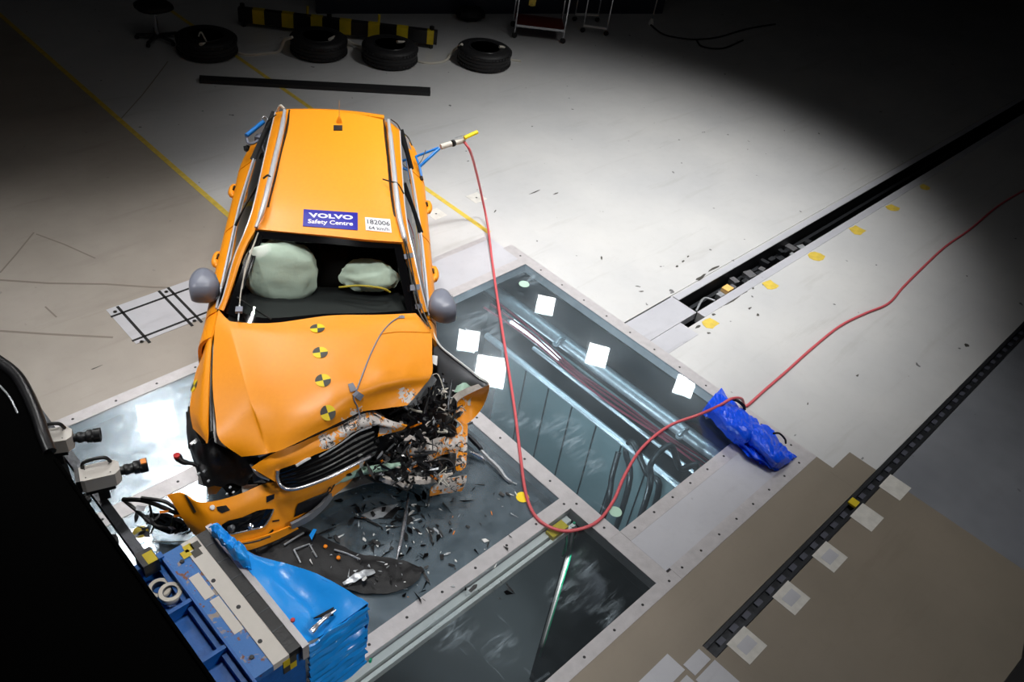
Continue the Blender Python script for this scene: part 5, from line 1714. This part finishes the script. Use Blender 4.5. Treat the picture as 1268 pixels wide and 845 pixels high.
MB().tube(P3([(957, 537, .16), (965, 537, .18), (972, 544, .12), (973, 549, .06)]), .009, 8).build('bag_strap', 'black', bag, True)

# fallen black underbody cover
rows = [P3([(316, 662, .06), (345, 657, .08), (372, 652, .07), (405, 667, .06), (440, 684, .06), (478, 690, .05), (508, 697, .04), (525, 705, .03)]),
        P3([(316, 675, .07), (345, 676, .09), (372, 680, .08), (405, 692, .07), (440, 705, .06), (476, 711, .05), (505, 712, .04), (522, 711, .03)]),
        P3([(318, 688, .06), (350, 704, .06), (385, 716, .05), (412, 725, .04), (446, 734, .03), (476, 735, .03), (503, 729, .03), (519, 718, .02)])]
uc = thing('underbody_cover', U(420, 700, 0), 'large torn black underbody cover lying on the glass before the barrier', 'car part')
MB().grid(surf(rows, 6, 7, lambda p: Vector((0, 0, .02 * noise.noise(p * 12) + .008 * noise.noise(p * 35)))), .012).build('cover_sheet', 'rubber', uc, True)
for pts in ([(364, 681, .10), (383, 674, .10), (392, 690, .09)], [(364, 681, .1), (372, 697, .09)], [(414, 681, .09), (430, 686, .08), (446, 693, .07)], [(352, 675, .11), (366, 666, .11), (376, 660, .10)]):
    MB().tube(P3(pts), .007, 6, smooth=False).build('broken_rib', 'light_metal', uc, True)
for (px, py) in ((403, 677), (419, 691)):
    MB().lathe(U(px, py, .09), (0, 0, 1), [(.016, 0), (.012, .008), (0, .01)], 8).build('orange_clip', 'orange_plain', uc)
MB().grid(surf([P3([(424, 722, .08), (440, 710, .10), (462, 704, .09)]), P3([(426, 725, .07), (445, 718, .09), (465, 710, .08)])], 4, 3, lambda p: Vector((0, 0, .02 * noise.noise(p * 30)))), .004).build('crumpled_foil', 'light_metal', uc, True)

# broken headlamp hanging in its wires
hl = thing('broken_headlamp', U(200, 640, 0), 'smashed black headlamp frame and wires beside the bumper end', 'car part')
for pts, r in (([(152, 619, .30), (175, 620, .34), (200, 628, .34), (228, 641, .30)], .016), ([(152, 619, .30), (168, 632, .26), (190, 650, .2), (215, 656, .15)], .012), ([(175, 617, .36), (205, 622, .38), (225, 636, .34)], .014),
               ([(160, 624, .28), (180, 640, .2), (196, 646, .2)], .010), ([(185, 626, .3), (190, 642, .2), (200, 656, .12)], .008), ([(215, 640, .25), (214, 655, .12), (225, 655, .1)], .01), ([(230, 648, .2), (238, 655, .1), (232, 661, .05)], .01)):
    MB().tube(P3(pts), r, 6).build('frame_rib', 'black_plastic', hl, True)
MB().prism(P3([(169, 626, .32), (180, 627, .33), (178, 634, .3), (168, 632, .3)]), .006).build('white_card', 'sign_white', hl)
MB().prism(P3([(185, 640, .2), (205, 640, .22), (228, 650, .2), (232, 658, .1), (210, 662, .06), (192, 655, .08)]), .03).build('lamp_body', 'black_gloss', hl)
for (px, py) in ((197, 633), (215, 638)):
    MB().prism(P3([(px, py, .35), (px + 12, py - 1, .35), (px + 11, py + 2, .34), (px + 1, py + 3, .34)]), .008).build('orange_reflector', 'orange_plain', hl)
rnd = random.Random(5)
for k in range(34):
    px, py = rnd.uniform(168, 238), rnd.uniform(632, 662)
    if py < 615 + (px - 150) * .3:
        continue
    pts, nn = shard(U(px, py, rnd.uniform(.05, .22)), rnd.uniform(.015, .035), rnd, elong=1.6)
    MB().prism(pts, .006, down=nn).build('lamp_fragment', rnd.choice(['black_plastic', 'dark_metal', 'black_gloss', 'light_metal']), hl)
tag(MB().tube(P3([(188, 671, .01), (225, 671, .015), (262, 668, .02), (280, 660, .02)]), .004, 5).build('loose_wire', 'marker_dark', None, True), 'thin dark wire lying on the glass above the barrier', 'wire')

# torn metal strips right of the car
for pts, m_, l, r in (([(585, 546, .06), (603, 566, .05), (617, 580, .04), (628, 594, .02), (640, 600, .01)], 'light_metal', 'pale torn metal strip on the steel beam right of the bumper', .016),
                      ([(582, 560, .05), (594, 566, .04), (602, 571, .03)], 'steel', 'short flat metal strip under the bumper corner', .014),
                      ([(576, 536, .10), (588, 548, .08), (600, 561, .05)], 'dark_metal', 'dark bent metal strip by the bumper corner', .02)):
    o = MB().tube(P3(pts), [r * .6, r, r * 1.2, r, r * .4], 6).build('torn_strip', m_, None, True)
    tag(o, l, 'debris')
o = MB().tube(P3([(491, 694, .03), (497, 668, .03), (501, 645, .03), (506, 612, .04)]), [.006, .014, .016, .01], 6).build('torn_strip', 'steel', None, True)
tag(o, 'long bright metal splinter lying on the glass among the debris', 'debris')
for q, m_, l in (([(383, 663), (388, 655), (392, 656), (386, 669)], 'blue_film', 'small blue film scrap on the black cover'),
                 ([(447, 638), (470, 628), (493, 624), (475, 640), (460, 644)], 'light_metal', 'large pale jagged plastic shard on the glass'),
                 ([(475, 640), (490, 628), (497, 627), (485, 642)], 'black_plastic', 'large black jagged shard on the glass'),
                 ([(395, 617), (420, 603), (446, 592), (470, 588), (480, 594), (450, 600), (420, 610), (400, 622)], 'white', 'long white liner strip lying under the broken bumper'),
                 ([(495, 595), (503, 595), (503, 606), (496, 607)], 'black_gloss', 'small square black piece standing under the wreck'),
                 ([(596, 668), (601, 667), (606, 670), (600, 672)], 'white', 'white flake on the glass left of the red hose')):
    zz = .012 if 'hanging' not in l else .3
    if 'liner' in l: zz = .10
    if 'scrap' in l: zz = .12
    o = single('debris_piece', MB().prism([U(a, b, zz) for a, b in q], .008), m_, l, 'debris')

# scattered fragments, each its own object
rnd = random.Random(21)
protos = {}
for m_, nm in (('black_plastic', 'b'), ('light_metal', 'g'), ('white', 'w'), ('orange_plain', 'o'), ('black_gloss', 'k')):
    for k in range(5):
        n = rnd.randint(3, 5)
        el = rnd.uniform(1.2, 3.2)
        pts = [Vector((math.cos(2 * math.pi * i / n + rnd.uniform(-.4, .4)) * el * rnd.uniform(.6, 1), math.sin(2 * math.pi * i / n + rnd.uniform(-.4, .4)) / el * rnd.uniform(.7, 1.2), 0)) for i in range(n)]
        me = bpy.data.meshes.new('fragment')
        mb = MB().prism([p + Vector((0, 0, .3)) for p in pts], .3, down=(0, 0, -1))
        me.from_pydata([tuple(v) for v in mb.v], [], mb.f)
        me.materials.append(M[m_])
        protos.setdefault(nm, []).append(me)
lab = {'b': ('small black plastic splinter scattered on the glass in front of the wreck', 'black splinters on the glass'),
       'k': ('small shiny black flake scattered on the glass in front of the wreck', 'shiny black flakes on the glass'),
       'g': ('small pale grey metal flake scattered on the glass in front of the wreck', 'grey flakes on the glass'),
       'w': ('small white plastic flake scattered on the glass in front of the wreck', 'white flakes on the glass'),
       'o': ('small orange paint chip scattered on the glass in front of the wreck', 'orange chips on the glass')}
cover_poly = [(316, 662), (372, 652), (440, 684), (525, 705), (503, 729), (446, 734), (385, 716), (318, 688)]
nfr = 0
while nfr < 290:
    if rnd.random() < .72:
        px, py = rnd.gauss(492, 34), rnd.gauss(645, 36)
    else:
        px, py = rnd.uniform(380, 640), rnd.uniform(600, 745)
    if not (365 < px < 655 and 600 < py < 752):
        continue
    if px < 420 and py < 640:
        continue
    if px < 470 and py > 735:
        continue
    zb = .085 if inside(px, py, cover_poly) else .0
    p = U(px, py, zb + .002)
    if p.y < 2.37 and p.y > 2.2 and p.x < 3.8:
        p.z += .006
    nm = rnd.choices(['b', 'k', 'g', 'w', 'o'], [.44, .20, .22, .11, .03])[0]
    if zb and nm in 'bk' and rnd.random() < .7:
        nm = 'g'
    o = bpy.data.objects.new('fragment', rnd.choice(protos[nm]))
    COL.objects.link(o)
    s = rnd.choice([.007, .009, .012, .016, .024]) * (1.35 if nm in 'bk' else .8 if nm in 'gw' else .5)
    o.location = p
    o.scale = (s, s, s * .6)
    o.rotation_euler = (rnd.uniform(-.12, .12), rnd.uniform(-.12, .12), rnd.uniform(0, 6.28))
    o.location.z += s * .2
    tag(o, lab[nm][0], 'debris', lab[nm][1])
    nfr += 1

# ================================================================== BACK OF THE HALL
tyre_at = [((5.55, 10.95), 'tyre lying in the dark, leftmost of the row'), ((6.93, 10.28), 'tyre lying in front of the striped bar, second of the row'), ((7.69, 9.60), 'tyre lying at the end of the striped bar, third of the row'), ((8.92, 8.89), 'tyre lying nearest the light, rightmost of the row')]
proto = None
prof = [(.20, .03), (.22, .0), (.34, -.0), (.385, .02), (.40, .05), (.40, .075), (.392, .08), (.40, .085), (.40, .125), (.392, .13), (.40, .135), (.40, .175), (.392, .18), (.40, .185), (.40, .215), (.385, .24), (.34, .26), (.22, .26), (.20, .23), (.235, .20), (.25, .13), (.235, .06), (.20, .03)]
for (p, l) in tyre_at:
    t = thing('tyre', (p[0], p[1], 0), l, 'tyre', 'row of old tyres')
    if proto is None:
        tm = MB().lathe((0, 0, 0), (0, 0, 1), prof, 40).build('tread', 'rubber', t, True, local=True)
        bead = MB().lathe((0, 0, .262), (0, 0, 1), [(.23, -.004), (.25, .002), (.255, -.004)], 40).build('bead_ring', 'black_plastic', t, True, local=True)
        blocks = MB()
        for k in range(44):
            a = 2 * math.pi * k / 44
            for z in (.055, .205):
                blocks.box((math.cos(a) * .398, math.sin(a) * .398, z), (.022, .034, .035), a)
        tb_ = blocks.build('tread_blocks', 'rubber', t, local=True)
        tb_['kind'] = 'stuff'
        proto = [tm, bead, tb_]
    else:
        for q in proto:
            c_ = q.copy()
            COL.objects.link(c_)
            c_.parent = t
ropes = [([(248, 55, .27), (262, 54, .2), (280, 59, .05), (303, 68, .01), (325, 67, .01), (345, 64, .02), (352, 50, .2), (362, 46, .28)], 'pale strap between the leftmost tyre and the second one'),
         ([(408, 49, .28), (420, 44, .2), (430, 50, .1), (441, 56, .05), (455, 60, .2)], 'pale strap between the second and the third tyre'),
         ([(492, 52, .28), (503, 54, .22), (508, 70, .02), (525, 78, .01), (550, 76, .01), (562, 62, .1), (572, 55, .28)], 'pale strap between the third tyre and the rightmost one'),
         ([(618, 58, .28), (625, 60, .24), (629, 73, .02), (645, 76, .01)], 'short loose strap end right of the rightmost tyre')]
for pts, l in ropes:
    tag(MB().tube(P3(pts), .022, 6, sub=4).build('strap', 'rope', None, True), l, 'strap', 'straps tying the tyres')
tag(MB().tube(P3([(246, 45, .28), (249, 40, .34), (256, 52, .26)]), .012, 6).build('strap', 'rope', None, True), 'short upright strap loop on the leftmost tyre', 'strap', 'straps tying the tyres')

single('floor_beam', MB().prism([U(247, 93, .05), U(533, 108, .05), U(533, 115, .05), U(247, 99, .05)], .05, down=(0, 0, -1)), 'rubber', 'long black beam lying on the floor behind the car', 'beam')
sb = thing('striped_bar', U(420, 45, 0), 'black and yellow striped barrier bar standing behind the tyres', 'barrier bar')
a, b = U(296, 22, .12), U(541, 51, .12)
MB().beam(a + Vector((0, 0, .06)), b + Vector((0, 0, .06)), .10, .20).build('bar_body', 'black_plastic', sb)
d = (b - a)
for k, px in enumerate((333, 366, 400, 434, 468, 502, 534)):
    t = (px - 300) / 240.0
    t = t * (1 - .0)
    c_ = a + d * (0.10 + .865 * k / 6)
    R_m = d.normalized() * (.085 if k < 6 else .05)
    MB().beam(c_ - R_m + Vector((0, 0, .06)), c_ + R_m + Vector((0, 0, .06)), .108, .208).build('yellow_band', 'yellow_dark', sb)
for t in (.02, .45, .97):
    c_ = a + d * t
    MB().beam(Vector((c_.x, c_.y, 0)), Vector((c_.x, c_.y, .34)), .05, .05).build('bar_foot', 'black_plastic', sb)
for t in (.36, .72):
    c_ = a + d * t
    MB().tube([c_ + Vector((0, .1, .1)), c_ + Vector((.02, .12, .26))], .02, 6, smooth=False).build('yellow_post', 'yellow_dark', sb)

# trolley
A_, B_ = U(637, 43, .05), U(697, 50, .05)
dx_ = (B_ - A_).normalized()
dy_ = Vector((-dx_.y, dx_.x, 0))
if dy_.dot(Vector((1, 1, 0))) < 0: dy_ = -dy_
W_ = (B_ - A_).length
tr = thing('workshop_trolley', (A_.x, A_.y, 0), 'steel trolley with a red-brown lower shelf, partly cut off by the top edge', 'trolley')
A0 = Vector((A_.x, A_.y, 0))
for (u_, v_) in ((0, 0), (1, 0), (0, .5), (1, .5)):
    p = A0 + dx_ * W_ * u_ + dy_ * v_
    MB().tube([p + Vector((0, 0, .08)), p + Vector((0, 0, 1.0))], .014, 8, smooth=False).build('post', 'chrome', tr, True)
    MB().lathe(p + Vector((0, 0, .045)), dy_, [(.0, -.015), (.045, -.015), (.045, .015), (0, .015)], 16).build('castor', 'rubber', tr, True)
for z, m_ in ((.22, 'wood_red'), (.95, 'steel')):
    q = [A0 + Vector((0, 0, z)), A0 + dx_ * W_ + Vector((0, 0, z)), A0 + dx_ * W_ + dy_ * .5 + Vector((0, 0, z)), A0 + dy_ * .5 + Vector((0, 0, z))]
    MB().prism(q, .03, down=(0, 0, -1)).build('shelf', m_, tr)
    MB().beam(q[0] + Vector((0, 0, -.015)), q[1] + Vector((0, 0, -.015)), .02, .035).build('shelf_edge', 'chrome', tr)
gl = A0 + dx_ * .15 - dy_ * .03 + Vector((0, 0, .62))
gv = thing('work_glove', gl - Vector((0, 0, .05)), 'orange work glove hanging on the left of the trolley', 'glove')
MB().prism([gl + Vector((0, 0, .16)), gl + dx_ * .09 + Vector((0, 0, .16)), gl + dx_ * .12, gl + dx_ * .08 + Vector((0, 0, -.05)), gl + dx_ * .02 + Vector((0, 0, -.04))], .03).build('glove_palm', 'floor_yellow', gv)
for k in range(4):
    p = gl + dx_ * (.02 + .028 * k)
    MB().tube([p, p + Vector((0, 0, -.08 + .01 * abs(k - 1.5)))], .012, 6, smooth=False).build('glove_finger', 'floor_yellow', gv)
# second frame with white legs
ft = [U(711, 26, 0), U(739, 27, 0), U(721, 40, 0), U(750, 44, 0)]
sf = thing('steel_rack', (ft[0] + ft[3]) / 2, 'bright steel rack on castors beside the trolley, mirrored in the floor', 'rack')
for p in ft:
    MB().tube([p + Vector((0, 0, .08)), p + Vector((0, 0, 1.5))], .014, 8, smooth=False).build('post', 'chrome', sf, True)
    MB().lathe(p + Vector((0, 0, .04)), (1, .3, 0), [(0, -.015), (.04, -.015), (.04, .015), (0, .015)], 14).build('castor', 'rubber', sf, True)
for i, j in ((0, 1), (2, 3)):
    MB().beam(ft[i] + Vector((0, 0, .12)), ft[j] + Vector((0, 0, .12)), .04, .03).build('cross_bar', 'white', sf)
MB().beam(ft[0] + Vector((0, 0, .9)), ft[2] + Vector((0, 0, .9)), .02, .02).build('cross_bar', 'chrome', sf)
MB().beam(ft[1] + Vector((0, 0, .9)), ft[3] + Vector((0, 0, .9)), .02, .02).build('cross_bar', 'chrome', sf)
p = U(806, 30, 0)
sp = thing('lamp_stand', p, 'single bright pole with a white foot at the top right of the rack', 'stand')
MB().tube([p + Vector((0, 0, .05)), p + Vector((0.05, 0, 1.6))], .014, 8, smooth=False).build('pole', 'chrome', sp, True)
MB().lathe(p, (0, 0, 1), [(.05, 0), (.05, .03), (.025, .10), (0, .10)], 12).build('foot', 'white', sp, True)
p = U(770, 14, 0)
wc = thing('white_canister', p + Vector((.2, .1, 0)), 'pale canister at the wall behind the steel rack', 'canister')
MB().lathe(p + Vector((.2, .1, 0)), (0, 0, 1), [(.12, 0), (.12, .35), (.05, .42), (.05, .48), (0, .48)], 16).build('body', 'camera_white', wc, True)
tag(MB().tube(P3([(806, 31, .01), (820, 42, .01), (840, 47, .01), (862, 49, .01), (890, 46, .01), (925, 36, .01), (960, 30, .01)]), .016, 6).build('floor_cable', 'black', None, True), 'black cable curling over the dark floor at the top right', 'cable')
tag(MB().tube(P3([(862, 49, .01), (870, 58, .01), (895, 60, .01), (920, 50, .01)]), .016, 6).build('floor_cable', 'black', None, True), 'second loop of black cable on the dark floor', 'cable')
p = U(582, 24, 0)
rb = thing('black_rucksack', p, 'black rucksack slumped on the floor at the dark wall', 'bag')
pillow(p + Vector((0, 0, .10)), Vector((.22, -.1, 0)), Vector((.1, .18, 0)), Vector((0, 0, .10)), 2.2, 20, 12, .25, 3).build('bag_body', 'seat', rb, True)
MB().tube([p + Vector((-.1, 0, .18)), p + Vector((0, -.1, .26)), p + Vector((.12, -.1, .16))], .012, 6).build('bag_strap', 'black', rb, True)
# dark swivel chair at the far left of the tyres
p = U(196, 50, 0)
cs = thing('office_chair', p, 'dark swivel chair barely visible at the top left', 'chair')
for k in range(5):
    a_ = k * 1.257
    MB().beam(p + Vector((0, 0, .08)), p + Vector((math.cos(a_) * .28, math.sin(a_) * .28, .06)), .04, .03).build('base_leg', 'dark_metal', cs)
    MB().lathe(p + Vector((math.cos(a_) * .28, math.sin(a_) * .28, .03)), (math.sin(a_), -math.cos(a_), 0), [(0, -.015), (.03, -.015), (.03, .015), (0, .015)], 10).build('castor', 'rubber', cs)
MB().tube([p + Vector((0, 0, .06)), p + Vector((0, 0, .45))], .03, 8, smooth=False).build('column', 'chrome', cs, True)
pillow(p + Vector((0, 0, .48)), Vector((.24, 0, 0)), Vector((0, .24, 0)), Vector((0, 0, .05)), 3, 20, 10, .03, 3).build('seat', 'seat', cs, True)
